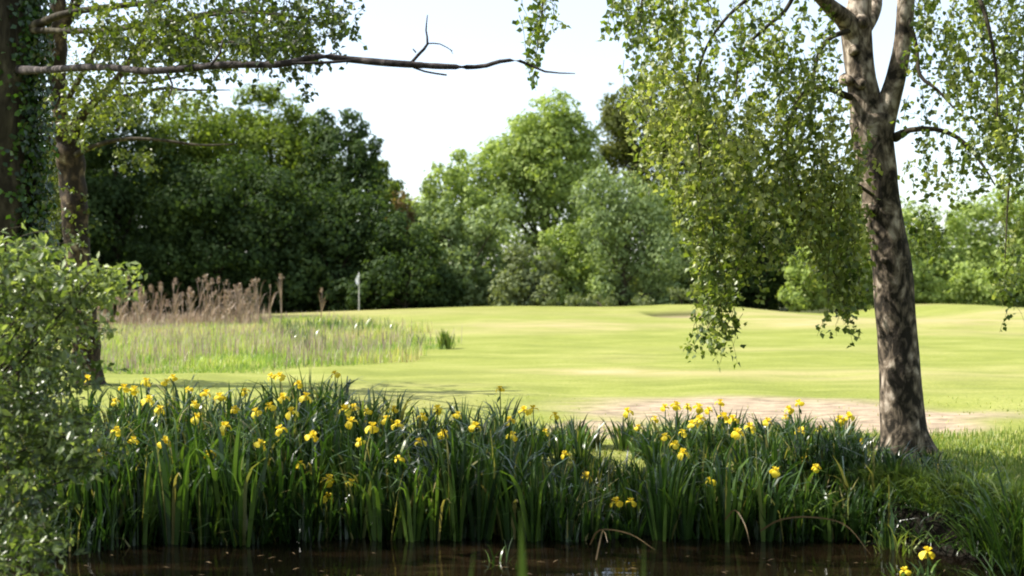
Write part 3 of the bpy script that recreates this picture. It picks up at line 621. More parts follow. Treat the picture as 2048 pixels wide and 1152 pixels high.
# --- leafy shrub, near left
def shrub():
    rng = np.random.default_rng(80)
    O = np.array([-2.95, 5.8, float(height(-2.95, 5.8))])
    root = empty('willow_shrub', O, 'large leafy shrub with pale glinting leaves at the left edge of the pond', 'shrub')
    reg = [(15, 510, 80, 50, 50, 5.7, .5, .3, 1), (70, 560, 100, 60, 90, 5.7, .5, .3, 1), (130, 575, 55, 34, 24, 5.6, .4, .4, 1), (200, 570, 34, 26, 12, 5.6, .2, .6, 1), (60, 650, 110, 60, 90, 5.7, .5, .3, 1),
           (110, 640, 50, 50, 20, 5.6, .4, .3, 1), (50, 740, 110, 70, 90, 5.7, .5, .2, .9), (50, 840, 110, 70, 95, 5.6, .5, .2, .9), (150, 860, 60, 45, 22, 5.5, .4, .3, 1), (60, 930, 110, 60, 70, 5.6, .5, .1, .8), (170, 930, 50, 30, 14, 5.5, .3, .3, .9),
           (30, 1020, 70, 60, 44, 5.5, .4, .1, .7), (40, 1100, 70, 60, 70, 5.3, .4, .1, .7), (-60, 700, 80, 250, 90, 5.7, .6, .2, .9)]
    reg = [(a, b, c, d, max(5, int(n * .62)), *r) for a, b, c, d, n, *r in reg] + [(235, 560, 30, 24, 8, 5.5, .1, .9, 1), (150, 550, 30, 20, 6, 5.4, .1, .9, 1)]
    lb = MB(); wb = MB()
    strands(lb, wb, reg, rng, 5.6, 0.05, 0.15, O, per_m=46, twig_r=0.002, wr=0.48, sag=0.0)
    for k in range(26):
        px, py, rx, ry = reg[k % len(reg)][:4]
        e = P(px + rng.uniform(-.6, .6) * rx, py + rng.uniform(-.6, .6) * ry, 5.6 + rng.uniform(-.4, .4)) - O
        tube(wb, [(rng.uniform(-.1, .1), rng.uniform(-.1, .1), -0.05), e * np.array([0.3, 0.3, 0.55]) + np.array([0, 0, 0.1]), e], [0.014, 0.009, 0.003], 6, 0.1, 0.03, rng)
    link('foliage', lb.mesh('foliage', M['shrub_leaf']), root)
    link('stems', wb.mesh('stems', M['dark_bark']), root)
shrub()

# --- unseen trees added around the viewpoint to block sun and sky light
def shade_tree(x, y, H, r, label, seed, off=(0, 0), dens=0.42):
    rng = np.random.default_rng(seed)
    z = float(height(x, y)); root = empty('deciduous_tree', (x, y, z), label, 'tree'); c0 = np.array([off[0], off[1], 0])
    mb = MB(); bl = [(c0 + np.array([rng.uniform(-.5, .5) * r, rng.uniform(-.5, .5) * r, H + rng.uniform(-.35, .35) * r]), (r * .6, r * .6, r * .5)) for _ in range(6)]
    crown(mb, bl, 0.16, dens, rng); link('crown', mb.mesh('crown', M['mid_leaf']), root)
    tb = MB(); tube(tb, [(0, 0, -0.1), c0 * 0.35 + [0, 0, H * 0.5], c0 + [0, 0, H]], [0.2, 0.15, 0.06], 10, 0.3, 0.04, rng)
    for c, rr in bl: tube(tb, [c0 * 0.35 + [0, 0, H * 0.5], (c + c0 * .5) * .6 + [0, 0, H * .3], c], [0.08, 0.05, 0.02], 6, 0.3, 0, rng)
    link('trunk', tb.mesh('trunk', M['dark_bark']), root)
shade_tree(-6.2, 1.6, 8.2, 1.7, 'unseen leaning tree added for shade on the near bank left of the viewer', 92, (0.3, 2.3), 0.35)
for i, (x, y, lab) in enumerate([(-6.5, -5.5, 'broad unseen tree added behind the viewer to the left to dim skylight'), (0.5, -6.0, 'broad unseen tree added directly behind the viewer to dim skylight'), (7.5, -4.5, 'broad unseen tree added behind the viewer to the right to dim skylight'), (11.5, 3.0, 'broad unseen tree added on the near bank beyond the right edge to dim skylight')]):  # unseen crowns added to dim the skylight over the irises
    rng = np.random.default_rng(500 + i); root = empty('deciduous_tree', (x, y, 0), lab, 'tree', 'unseen trees added around the viewer to dim skylight'); mb = MB()
    crown(mb, [(np.array([rng.uniform(-2, 2), rng.uniform(-1.5, 1.5), rng.uniform(3, 7)]), (2.6, 2.2, 2.2)) for _ in range(6)], 0.42, 0.7, rng)
    link('crown', mb.mesh('crown', M['mid_leaf']), root); tb = MB(); tube(tb, [(0, 0, -.1), (.1, 0, 3), (0, 0, 6)], [.25, .2, .08], 8, .5); link('trunk', tb.mesh('trunk', M['dark_bark']), root)

far_tree('deciduous_tree', 'tall unseen tree added forward of the grove outside the left edge for shade', 57, M['dark_leaf'], [(-245, -150, 180, 150), (-245, 60, 200, 190), (-245, 330, 190, 200), (-300, 500, 180, 120)], seed=50, leaf=0.5, base=-250)  # this and the next two: unseen trees added to shade the grove
far_tree('deciduous_tree', 'very tall unseen tree added for shade at the left end of the grove', 66, M['dark_leaf'], [(-170, -110, 150, 140), (-180, 90, 170, 170), (-170, 330, 160, 180), (-330, 0, 150, 150)], seed=51, leaf=0.5, base=-250)
far_tree('deciduous_tree', 'very tall unseen tree added for grove shade nearest the fairway outside the left edge', 48, M['dark_leaf'], [(-430, -330, 200, 190), (-430, -60, 230, 230), (-430, 280, 210, 240)], seed=52, leaf=0.5, base=-430)
far_tree('deciduous_tree', 'back-row tree behind the left half of the dark grove', 82, M['dark_leaf'], [(180, 400, 100, 130), (300, 420, 110, 120), (420, 400, 110, 130), (240, 530, 130, 80), (400, 530, 130, 80)], seed=53, leaf=0.4, dens=1.2)
far_tree('deciduous_tree', 'back-row tree behind the right half of the dark grove', 82, M['dark_leaf'], [(560, 400, 110, 120), (680, 420, 80, 110), (570, 530, 130, 80), (740, 520, 110, 80)], seed=54, leaf=0.4, dens=1.2)
# ------------------------------------------------------------------ irises
def blade(mb, rng, H, lean, az, w, bend, tint, o=(0, 0, 0), tw=0.6):
    k = 9; u = np.linspace(0, 1, k)
    ang = lean + bend * np.clip((u - 0.45) / 0.55, 0, 1) ** 1.6
    ds = H / (k - 1)
    rr = np.concatenate([[0], np.cumsum(np.sin(ang[:-1]) * ds)]); zz = np.concatenate([[0], np.cumsum(np.cos(ang[:-1]) * ds)])
    d = np.array([math.cos(az), math.sin(az), 0])
    C = np.array(o) + rr[:, None] * d + zz[:, None] * np.array([0, 0, 1.0])
    wd = w * np.clip(np.minimum(1.0, 0.75 + u * 0.6) * (1 - np.clip((u - 0.5) / 0.5, 0, 1) ** 1.7), 0.02, 1)
    tz = az + math.pi / 2 + tw * rng.normal() + rng.normal() * 0.5 * u
    s = np.stack([np.cos(tz), np.sin(tz), np.zeros(k)], 1)
    V = np.concatenate([C - s * wd[:, None] / 2, C + s * wd[:, None] / 2])
    i = np.arange(k - 1); q = np.stack([i, i + 1, k + i + 1, k + i], 1)
    mb.add(V, q, tint=tint)

def fan(seed, n, bendy):
    rng = np.random.default_rng(seed); mb = MB()
    for i in range(n):
        az = rng.uniform(0, 2 * np.pi); H = rng.uniform(0.5, 1.04)
        bend = rng.uniform(0.05, 0.4) if rng.random() > bendy else rng.uniform(1.6, 2.8)
        if bend > 1: H *= 1.12
        t = rng.uniform(0, 0.9) if rng.random() > 0.07 else rng.uniform(.93, 1.0)
        blade(mb, rng, H, rng.uniform(0.01, 0.26), az, rng.uniform(0.018, 0.036), bend, t, (0.07 * math.cos(az) * rng.random(), 0.07 * math.sin(az) * rng.random(), 0))
    return mb.mesh('foliage', M['iris_leaf'])
FANS_BENT = [fan(230 + i, 27 + i % 5, 0.62) for i in range(6)]
FANS = [fan(200 + i, 25 + i % 6, [0.15, 0.3, 0.5][i % 3]) for i in range(12)]

def flower_mesh(seed):
    rng = np.random.default_rng(seed); mb = MB()
    def petal(az, L, w, lift, drop, t):
        k = 6; u = np.linspace(0, 1, k)
        d = np.array([math.cos(az), math.sin(az), 0]); s = np.array([-math.sin(az), math.cos(az), 0])
        r = L * np.sin(u * 1.9) ; z = lift * np.sin(u * 2.2) - drop * u ** 2.2
        C = r[:, None] * d + z[:, None] * np.array([0, 0, 1])
        wd = w * np.array([0.25, 0.45, 0.8, 1.0, 0.85, 0.3])[:, None]
        cup = 0.25 * wd * np.array([[0, 0, 1.0]])
        V = np.concatenate([C - s * wd / 2 - cup, C, C + s * wd / 2 - cup])
        i = np.arange(k - 1); q = np.concatenate([np.stack([i, i + 1, k + i + 1, k + i], 1), np.stack([k + i, k + i + 1, 2 * k + i + 1, 2 * k + i], 1)])
        mb.add(V, q, tint=t)
    for i in range(3):
        a = i * 2.094 + rng.uniform(-.2, .2)
        petal(a, rng.uniform(.042, .052), .062, .02, rng.uniform(.04, .07), rng.uniform(.3, 1))
        petal(a + 0.05, .03, .03, .034, 0.0, rng.uniform(.2, .8))
        petal(a + 1.05, .02, .024, .032, -0.008, rng.uniform(.2, .8))
    return mb.mesh('flower', M['iris_petal'])
FLOWERS = [flower_mesh(300 + i) for i in range(5)]
mb = MB(); tube(mb, [(0, 0, 0), (0.006, 0.004, 0.5), (0, 0, 1)], [0.006, 0.005, 0.004], 6, 0.1); STEM = mb.mesh('flower_stem', M['stem_green'])
mb = MB(); tube(mb, [(0, 0, -0.06), (0.004, 0, -0.03), (0.0, 0, 0.0)], [0.004, 0.010, 0.006], 7, 0.012); BUD = mb.mesh('seed_pod', M['stem_green'])

FL = [(175,755),(248,772),(268,776),(292,760),(333,762),(346,752),(377,776),(412,783),(390,806),(395,832),(470,815),(297,796),(267,877),(197,905),(490,780),(543,750),(597,765),(512,820),(540,810),(612,790),(670,745),(566,792),(657,955),(702,962),(655,992),(690,815),(702,840),(625,868),(787,815),(795,846),(773,836),(797,915),(887,865),(915,826),(1000,775),(1020,838),(1024,868),(1048,818),(1066,815),(1110,828),(708,812),(583,820),(320,815),(230,800),(440,790),(745,850),(560,855),(875,815),
      (1172,950),(1200,948),(1233,1001),(1262,1000),(1162,886),(1190,895),(1255,820),(1276,852),
      (1330,812),(1352,808),(1375,810),(1397,812),(1418,818),(1440,802),(1447,830),(1385,845),(1400,835),(1466,835),(1350,885),(1366,902),(1330,870),(1420,958),(1475,862),(1535,840),(1578,816),(1598,803),(1572,832),(1640,855),(1602,860),(1680,836),(1698,830),(1608,918),(1632,932),(1740,900),(1310,835),(1365,862),(1550,938),(1500,850),(1722,880),
      (1870,932),(1838,957),(1855,1100),(1810,1138)]
EX = [60, 100, 200, 350, 500, 600, 680, 800, 900, 960, 1010, 1080, 1150, 1200, 1230, 1260, 1330, 1400, 1500, 1560, 1650, 1700, 1750, 1790]
EY = [810, 785, 760, 750, 742, 728, 745, 775, 790, 780, 790, 815, 845, 905, 890, 850, 812, 825, 815, 845, 850, 855, 890, 960]
plants = []
rngI = np.random.default_rng(55)
def add_plant(x, y, H, blooms, fanmul=1.0):
    z = float(height(x, y))
    z = max(z, -0.45) - 0.02
    plants.append(dict(x=x, y=y, z=z, H=H * fanmul, blooms=blooms))
FLX = [(233, 858), (330, 880), (420, 905), (520, 885), (600, 925), (450, 850), (720, 880), (735, 820), (840, 880), (845, 830), (950, 850), (560, 750), (1090, 860), (1130, 905)]
for px, py in FL + FLX:
    Y = 9.45 - 1.6 * (py - np.interp(px, EX, EY) - 8) / 95 + rngI.uniform(-.15, .1) - (0.25 if px > 1240 else 0)
    Y = float(np.clip(Y, 7.75, 9.5)) if py < 1010 else 6.7
    if px > 1800 and py < 1000: Y = 8.1 if py < 950 else 7.9
    p = P(px, py, Y); z = max(float(height(p[0], p[1])), -0.45) - 0.02
    hs = p[2] - z
    mult = 1.0 if hs > 0.5 else 0.9
    if px > 1800: mult = 0.8
    add_plant(p[0], p[1], float(np.clip(hs * rngI.uniform(0.9, 1.08), 0.25, 1.15)) * mult, [hs])
# plants without blooms
cnt = 0
for _ in range(6000):
    if cnt >= 212: break
    Y = (rngI.uniform(7.65, 8.05) if cnt % 3 == 0 else rngI.uniform(7.8, 9.5)); px = rngI.uniform(70, 1790)
    x = (px - 1024) / F * Y
    if 1165 < px < 1238 and Y > 8.15: continue
    if px > 1700 and Y > 8.1: continue
    if px < 520 and Y < 7.8: Y -= 0.15
    if any((q['x'] - x) ** 2 + (q['y'] - Y) ** 2 < 0.13 ** 2 for q in plants): continue
    z = max(float(height(x, Y)), -0.45) - 0.02
    top = CZ - (np.interp(px, EX, EY) + (9.5 - Y) / 1.8 * 78 - 576) / F * Y
    H = top - z + rngI.uniform(-0.15, 0.07)
    if 1165 < px < 1238: H = min(H, 0.42)
    H = float(np.clip(H, 0.3, 1.12))
    add_plant(x, Y, H, []); cnt += 1
print('iris plants', len(plants))

def ordinal(n):
    w = ['first', 'second', 'third', 'fourth', 'fifth', 'sixth', 'seventh', 'eighth', 'ninth', 'tenth', 'eleventh', 'twelfth', 'thirteenth', 'fourteenth', 'fifteenth', 'sixteenth', 'seventeenth', 'eighteenth', 'nineteenth', 'twentieth']
    return w[n] if n < 20 else 'twenty-' + w[n - 20] if n < 29 else 'thirtieth' if n == 29 else 'thirty-' + w[n - 30]
def zone(p):
    px = 1024 + F * p['x'] / p['y']
    if px > 1790: return 'on the grassy bank by the birch foot'
    bed = 'left part of bed' if px < 620 else 'middle part of bed' if px < 1175 else 'right part of bed'
    return bed
def row(p):
    return 'front' if p['y'] < 8.1 else 'middle' if p['y'] < 8.75 else 'back'
groups = {}
for p in plants:
    p['px'] = 1024 + F * p['x'] / p['y']
    groups.setdefault((zone(p), row(p), bool(p['blooms'])), []).append(p)
for (zn, rw, fl), L in groups.items():
    L.sort(key=lambda q: q['px'])
    for i, q in enumerate(L):
        if zn.startswith('on the grassy'):
            continue
        if fl:
            q['label'] = f'{ordinal(i)} blooming iris from left, {rw} row, {zn}'
        else:
            q['label'] = f'bloomless green iris clump in the {rw} row, {zn}'
bank = sorted([p for p in plants if p['px'] > 1790], key=lambda q: q['px'])
bl_labels = {0: 'low yellow iris bloom over dark water at the bottom right, lower of two', 1: 'short iris with orange-yellow bloom in the bank grass left of the birch foot edge',
             2: 'yellow iris bloom over dark water at the bottom right, upper of two', 3: 'short iris with bright bloom right beside the birch foot'}
for i, q in enumerate(bank): q['label'] = bl_labels.get(i, 'green sword-leaved iris clump on the grassy bank by the birch foot')
GI = 'yellow flag irises along the pond bank'
proto_parts = [bpy.data.objects.new('foliage', me) for me in FANS + FANS_BENT]
proto_fl = [bpy.data.objects.new('flower', me) for me in FLOWERS]
for i, p in enumerate(plants):
    root = empty('iris_plant', (p['x'], p['y'], p['z']), p['label'], 'iris', GI)
    f = proto_parts[rngI.integers(12, 18) if (p['px'] < 900 and rngI.random() < 0.6) or rngI.random() < 0.12 else rngI.integers(12)].copy(); COL.objects.link(f); f.parent = root
    H = p['H']; wsc = 0.55 + 0.45 * H
    f.scale = (wsc, wsc, H); f.rotation_euler = (0, 0, rngI.uniform(0, 6.28))
    for h in p['blooms']:
        s = link('flower_stem', STEM, root); s.scale = (1, 1, h)
        b = proto_fl[rngI.integers(5)].copy(); COL.objects.link(b); b.parent = root
        b.location = (0, 0, h - 0.01); b.rotation_euler = (rngI.normal(0, .2), rngI.normal(0, .2), rngI.uniform(0, 6.28)); sc = rngI.uniform(0.62, 0.9); b.scale = (sc, sc, sc)
        if rngI.random() < 0.4:
            d = link('seed_pod', BUD, root); d.location = (0.0, -0.004, h * 0.86); d.rotation_euler = (0.5, 0, rngI.uniform(0, 6.28)); d.scale = (0.9, 0.9, 0.9)
for o in proto_parts + proto_fl: bpy.data.objects.remove(o)

# foreground iris on the near bank, only its tips reach into the frame
def near_iris():
    Y = 2.45; x = (1035 - 1024) / F * Y; z = float(height(x, Y))
    root = empty('iris_plant', (x, Y, z), 'nearest iris with three broad blades poking up from the bottom edge', 'iris')
    rng = np.random.default_rng(5)
    def one(tip, base, w):
        mb = MB(); a = P(*base); b = P(*tip); a[2] = z; k = 12; u = np.linspace(0, 1, k)[:, None]
        mid = (a + b) / 2 + (np.array(P(base[0], 1152, base[2])) - (a + b) / 2) * 0.0
        C = a * (1 - u) + b * u - np.array([x, Y, z]) + np.array([0.012, 0, 0]) * np.sin(u * 3.1)
        wd = w * (1 - np.clip((u[:, 0] - 0.35) / 0.65, 0, 1) ** 1.25) + 0.0006
        V = np.concatenate([C - np.outer(wd / 2, [1, 0.15, 0]), C + np.outer(np.ones(k), [0, -0.004, 0]), C + np.outer(wd / 2, [1, 0.15, 0])])
        i = np.arange(k - 1); q = np.concatenate([np.stack([i, i + 1, k + i + 1, k + i], 1), np.stack([k + i, k + i + 1, 2 * k + i + 1, 2 * k + i], 1)])
        mb.add(V, q, tint=0.8); link('leaf', mb.mesh('leaf', M['iris_leaf']), root)
    one((1041, 1012, 2.4), (1030, 1500, 2.45), 0.060)
    one((948, 1098, 2.5), (800, 1420, 2.5), 0.036)
    one((1288, 1082, 2.5), (1235, 1450, 2.5), 0.034)
near_iris()

# bent brown dead blades over the water
DG = 'dead iris blades bent over the water'
for i, (pts, w, lab) in enumerate([
    ([(1520, 1062, 7.3), (1560, 1040, 7.2), (1620, 1034, 7.1), (1690, 1050, 7.05), (1742, 1110, 7.0)], 7, 'dead tan iris blade arching over dark water left of the birch foot'),
    ([(1180, 1090, 7.2), (1200, 1060, 7.1), (1260, 1068, 7.0), (1310, 1100, 6.9)], 6, 'dead grey-brown blade bent low over the water below the paired blooms'),
    ([(1450, 1040, 7.4), (1470, 1020, 7.3), (1490, 1050, 7.2), (1500, 1090, 7.1)], 6, 'short broken tan blade under the right part of the iris bed'),
    ([(1192, 1120, 7.0), (1206, 1060, 7.1), (1215, 1085, 7.0)], 6, 'yellow withered blade standing by the sky reflection')]):
    A, rr = spline(pl(pts, 7), np.ones(len(pts)), 0.04); k = len(A); mb = MB(); wd = 0.55 * w / F * 7 * np.clip(1.1 - np.linspace(0, 1, k) ** 2, 0.15, 1)
    s = nrm(np.cross(nrm(np.gradient(A, axis=0)), [0.0, 1, 0.2])); o = A[0].copy(); A = A - o
    V = np.concatenate([A - s * wd[:, None] / 2, A + s * wd[:, None] / 2]); j = np.arange(k - 1)
    mb.add(V, np.stack([j, j + 1, k + j + 1, k + j], 1), tint=0.45); ob = link('dead_blade', mb.mesh('dead_blade', M['litter']), None, o); tag(ob, lab, 'dead leaf', DG)

# floating litter
rng = np.random.default_rng(66); mb = MB(); n = 130
lx = rng.uniform(-2.8, 3, n); ly = rng.uniform(5.6, 7.3, n)
ly = np.minimum(ly, shore(lx) - 0.05)
leaves(mb, np.stack([lx, ly, np.full(n, WATER + 0.006)], 1), nrm(rng.normal(0, 0.08, (n, 3)) + [0, 0, 1]), np.stack([rng.normal(0, 1, n), rng.normal(0, .5, n), np.zeros(n)], 1), rng.uniform(0.02, 0.07, n), 0.009, 0.05, rng.random(n) * 0.6)
tag(link('floating_litter', mb.mesh('floating_litter', M['litter'])), 'small brown leaf litter floating on the dark pond', 'litter', kind='stuff')

# ------------------------------------------------------------------ grasses
def grass(name, label, x, y, H, w, tint, mat, rng, lean=0.35, zoff=0.0, cat='grass'):
    n = len(x); z = height(x, y) + zoff
    az = rng.uniform(0, 2 * np.pi, n); d = np.stack([np.cos(az), np.sin(az), np.zeros(n)], 1)
    s = np.stack([-np.sin(az + rng.normal(0, .8, n)), np.cos(az), np.zeros(n)], 1); s = nrm(s)
    b = np.stack([x, y, z], 1); ln = (np.abs(rng.normal(0, lean, n)) * H)[:, None]
    m = b + d * ln * 0.3 + np.array([0, 0, 1]) * (H * 0.55)[:, None]
    t = b + d * ln + np.array([0, 0, 1]) * (H * (1 - 0.3 * np.abs(ln[:, 0] / H)))[:, None]
    w = np.broadcast_to(w, (n,))[:, None]
    V = np.stack([b - s * w / 2, b + s * w / 2, m + s * w * 0.4, m - s * w * 0.4, t], 1).reshape(-1, 3)
    k = np.arange(n)[:, None] * 5; mb = MB()
    mb.add(V, k + np.array([[0, 1, 2, 3]]), k + np.array([[3, 2, 4]]), tint)
    return tag(link(name, mb.mesh(name, mat)), label, cat, kind='stuff')

rng = np.random.default_rng(101)
# lush bank grass at right and behind the beds
n = 26000; x = rng.uniform(1.9, 4.4, n); y = rng.uniform(5.8, 11, n)
k = (1024 + F * x / y > 1745 - 500 * np.clip(y - 8.6, 0, 1)) & (y > shore(x) + 0.22) & (rng.random(n) < np.interp(y, [5, 8.5, 9.6, 10.6], [1, .8, .5, 0])); x, y = x[k], y[k]
grass('bank_grass', 'lush green grass along the pond bank under the birch', x, y, rng.uniform(.04, .12, len(x)) * np.where(y < 8, 1.1, .7), .008, np.clip(rng.normal(.4, .25, len(x)), 0, 1), M['grass'], rng, .5)
n = 30000; y = 8.4 + 5.5 * rng.random(n) ** 1.3; x = (rng.uniform(-60, 2100, n) - 1024) / F * y
bare = np.sqrt(((x - 2.55) / 2.65) ** 2 + ((y - 12.2 + 0.2 * (x - 2.4)) / 1.9) ** 2) < 1.0
k = (~bare | (rng.random(n) < .08)) & (rng.random(n) < np.clip((13.9 - y) / 4, 0, 1)); x, y = x[k], y[k]
grass('short_turf', 'short sunlit turf of the fairway behind the iris bed', x, y, rng.uniform(.012, .035, len(x)), .009, np.clip(rng.normal(.72, .15, len(x)), 0, 1), M['grass'], rng, .6)
# overhanging grass on the steep bank
n = 12000; x = rng.uniform(2.3, 3.6, n); y = shore(x) + rng.uniform(0.16, .42, n)
grass('overhanging_grass', 'grass hanging over the dark edge of the bank at bottom right', x, y, rng.uniform(.05, .17, n), .007, np.clip(rng.normal(.22, .25, n), 0, 1), M['grass'], rng, .9)
n = 6500; x = rng.uniform(-3.1, 2.35, n); y = shore(x) + rng.uniform(-.22, .55, n) ** 1 
gz = np.maximum(height(x, y), -.42) - height(x, y)
grass('waterside_growth', 'low tangled green and brown leaves at the foot of the iris bed', x, y, rng.uniform(.08, .42, n), rng.uniform(.008, .022, n), np.where(rng.random(n) < .07, .97, rng.uniform(0, .6, n)), M['iris_leaf'], rng, .6, zoff=gz, cat='undergrowth')
# tall rough patch with seed heads
def rough_pts(n, rng):
    y = 17.5 + 28 * rng.random(n) ** 1.2; px = rng.uniform(150, 930, n)
    lim = np.interp(y, [17.5, 20, 24, 28, 34, 46], [560, 800, 905, 850, 760, 640]); lim = lim + 30 * lerp_noise(y, y * 0, 1.0, 9) - 110 * rng.random(len(y)) ** 3
    k = px < lim; return (px[k] - 1024) / F * y[k], y[k], px[k]
x, y, px = rough_pts(36000, rng); pn = lerp_noise(x, y, 1.6, 15)
Hh = rng.uniform(.16, .42, len(x)) * np.interp(y, [17, 19, 23, 30, 42], [.2, .4, .7, .65, .35]) * (1 + .35 * pn)
grass('rough_grass', 'tall pale rough grass between the iris bed and the dry reeds', x, y, Hh, np.interp(y, [17, 45], [.011, .026]), np.clip(np.interp(y, [18, 24, 32], [.28, .42, .5]) + .26 * pn + .2 * lerp_noise(x, y, .5, 17) + rng.normal(0, .16, len(x)), 0, 1), M['rough_grass'], rng, .4)
x, y, px = rough_pts(7500, rng); pn = lerp_noise(x, y, 2.2, 16); k = (pn > -0.3); x, y = x[k], y[k]
grass('seed_head_grass', 'mauve-brown seed heads standing over the rough grass', x, y, rng.uniform(.22, .55, len(x)) * np.interp(y, [18, 22, 42], [.5, 1, .6]), np.interp(y, [17, 45], [.010, .02]), rng.random(len(x)), M['seed_head'], rng, .22)
n = 1300; y = rng.uniform(23, 34, n); px = rng.uniform(590, 850, n) - (y - 24) * 8; x = (px - 1024) / F * y; k = lerp_noise(x, y, .6, 91) > 0.2; x, y = x[k], y[k]
grass('dark_herbs', 'dark green herbs scattered in the right half of the rough grass', x, y, rng.uniform(.25, .5, len(x)), .03, rng.uniform(.5, .88, len(x)), M['iris_leaf'], rng, .35, cat='herbs')
# hanging sedge clump at the right edge
def tuft(px, py, Y, n, H, w, label, seed, mat, lean=(.15, .7), bend=(.8, 2.2), name='sedge_clump', cat='sedge', base_z=None, group=None):
    rng = np.random.default_rng(seed); x = (px - 1024) / F * Y; z = float(height(x, Y)) if base_z is None else base_z
    root = empty(name, (x, Y, z - .02), label, cat, group); mb = MB()
    for i in range(n): blade(mb, rng, H * rng.uniform(.6, 1.1), rng.uniform(*lean), rng.uniform(0, 6.28), w * rng.uniform(.6, 1.2), rng.uniform(*bend), rng.uniform(0, .9), tuple(rng.normal(0, .06, 3) * [1, 1, 0]))
    link('foliage', mb.mesh('foliage', mat), root)
GS = 'sedge clumps on the right bank'
for q, tx in enumerate(np.linspace(2.15, 2.95, 12)):
    tY = float(shore(np.array(tx))) + (0.17 if q % 2 else 0.08)
    tuft(1024 + F * tx / tY, 0, tY, 56, .30 if q % 2 else .22, .009, 'dark grass tuft drooping over the undercut bank, ' + ordinal(q) + ' from the left', 30 + q, M['iris_leaf'], lean=(.4, 1.5), bend=(1.2, 2.4), name='bank_tuft', cat='grass tuft', group='tufts drooping over the bank')
tuft(1905, 0, 7.55, 70, .32, .010, 'sedge clump hanging over the dark bank below the birch', 11, M['iris_leaf'], lean=(.3, 1.0), group=GS)
tuft(1840, 0, 7.75, 60, .28, .010, 'low sedge clump at the bank edge left of the hanging one', 12, M['iris_leaf'], lean=(.3, 1.0), group=GS)
tuft(1985, 0, 7.05, 120, .45, .012, 'dense sedge clump on the curve of the bank near the right edge', 13, M['iris_leaf'], lean=(.2, .9), group=GS)
tuft(2035, 0, 6.85, 150, .72, .012, 'large drooping sedge clump at the right edge of the frame', 1, M['iris_leaf'], group=GS)
tuft(2070, 0, 6.3, 120, .6, .012, 'drooping sedge clump in the bottom right corner', 2, M['iris_leaf'], group=GS)
tuft(1960, 0, 7.3, 60, .34, .009, 'small sedge clump left of the large one on the right bank', 3, M['grass'], group=GS)
tuft(1790, 0, 7.35, 40, .30, .009, 'small grass clump on the bank edge in front of the birch', 4, M['grass'], group=GS)
tuft(1905, 0, 8.0, 40, .2, .008, 'grass clump beside the right foot of the birch', 6, M['grass'], group=GS)
tuft(892, 0, 24, 90, .42, .03, 'green grass tuft at the right tip of the rough patch', 7, M['grass'], lean=(.05, .4), bend=(.1, .6), name='grass_tuft', cat='grass')
tuft(1010, 0, 6.95, 0 + 14, .3, .01, 'small sprout of thin blades at the waterline mid-pond', 8, M['iris_leaf'], base_z=-.45)

# ------------------------------------------------------------------ dry reeds
def reed_meshes(seed):
    rng = np.random.default_rng(seed); st = MB()
    tube(st, [(0, 0, 0), (rng.normal(0, .02), 0, .5), (rng.normal(0, .04), 0, 1)], [.011, .009, .006], 5, .2, tint=rng.uniform(.3, .8))
    for k in range(4): blade(st, rng, .5, .3, rng.uniform(0, 6.3), .02, 1.2, rng.uniform(.2, .8), (0, 0, rng.uniform(.1, .6)))
    pb = MB(); n = 70; u = rng.random(n)
    pos = np.stack([rng.normal(0, .022, n) * (1.3 - u), rng.normal(0, .022, n) * (1.3 - u), 0.24 * u], 1)
    leaves(pb, pos, sph(n, rng), np.tile([0.2, 0, 1.0], (n, 1)) + rng.normal(0, .4, (n, 3)), .075, .03, .1, rng.random(n))
    return st.mesh('stalk', M['reed']), pb.mesh('plume', M['reed'])
RM = [reed_meshes(400 + i) for i in range(6)]
rng = np.random.default_rng(12)
spec = [(518, 552, .4), (541, 562, .3), (563, 545, .55), (642, 572, .5)]
labs = ['tall dry reed standing alone just right of the reed mass', 'thin dry reed beside the lone tall one', 'dry reed with a bushy plume between reed mass and flag', 'shorter dry reed with a round pale head left of the golf flag']
for _ in range(92):
    px = rng.uniform(190, 512); px = px if rng.random() < .6 else rng.choice([300, 370, 440, 480]) + rng.normal(0, 18)
    spec.append((px, rng.uniform(575, 622) if rng.random() < .65 else rng.uniform(548, 585), rng.uniform(.3, .85)))
for i, (px, py, ps) in enumerate(spec):
    Y = 40 + rng.uniform(-2.5, 2.5); p = P(px, py, Y); z = float(height(p[0], Y)); H = max(.4, p[2] - z)
    if i < 4: lab = labs[i]
    else: lab = 'tan dry reed in the dense reed mass behind the rough grass, ' + ('left end' if px < 300 else 'middle' if px < 410 else 'right end')
    root = empty('dry_reed', (p[0], Y, z - .02), lab, 'reed', 'dry reeds behind the rough grass')
    st, pm = RM[i % 6]
    s = link('stalk', st, root); s.scale = (1.3, 1.3, H - .1)
    q = link('plume', pm, root); q.location = (0, 0, H - .2); q.scale = (ps * 1.7, ps * 1.7, ps * 1.3); q.rotation_euler = (rng.normal(0, .15), rng.normal(0, .2), rng.uniform(0, 6.28))
n = 1500; y = rng.uniform(38.5, 43, n); px = np.concatenate([rng.normal(310, 55, n // 3), rng.normal(420, 45, n // 3), rng.uniform(190, 540, n - 2 * (n // 3))]); x = (px - 1024) / F * y
grass('dry_reed_litter', 'dense mass of dry tan reed stems below the plumes', x, y, rng.uniform(.15, .55, n) * (1 + .4 * lerp_noise(x, y * 0, .8, 44)), .03, rng.random(n), M['reed'], rng, .25, cat='reeds')

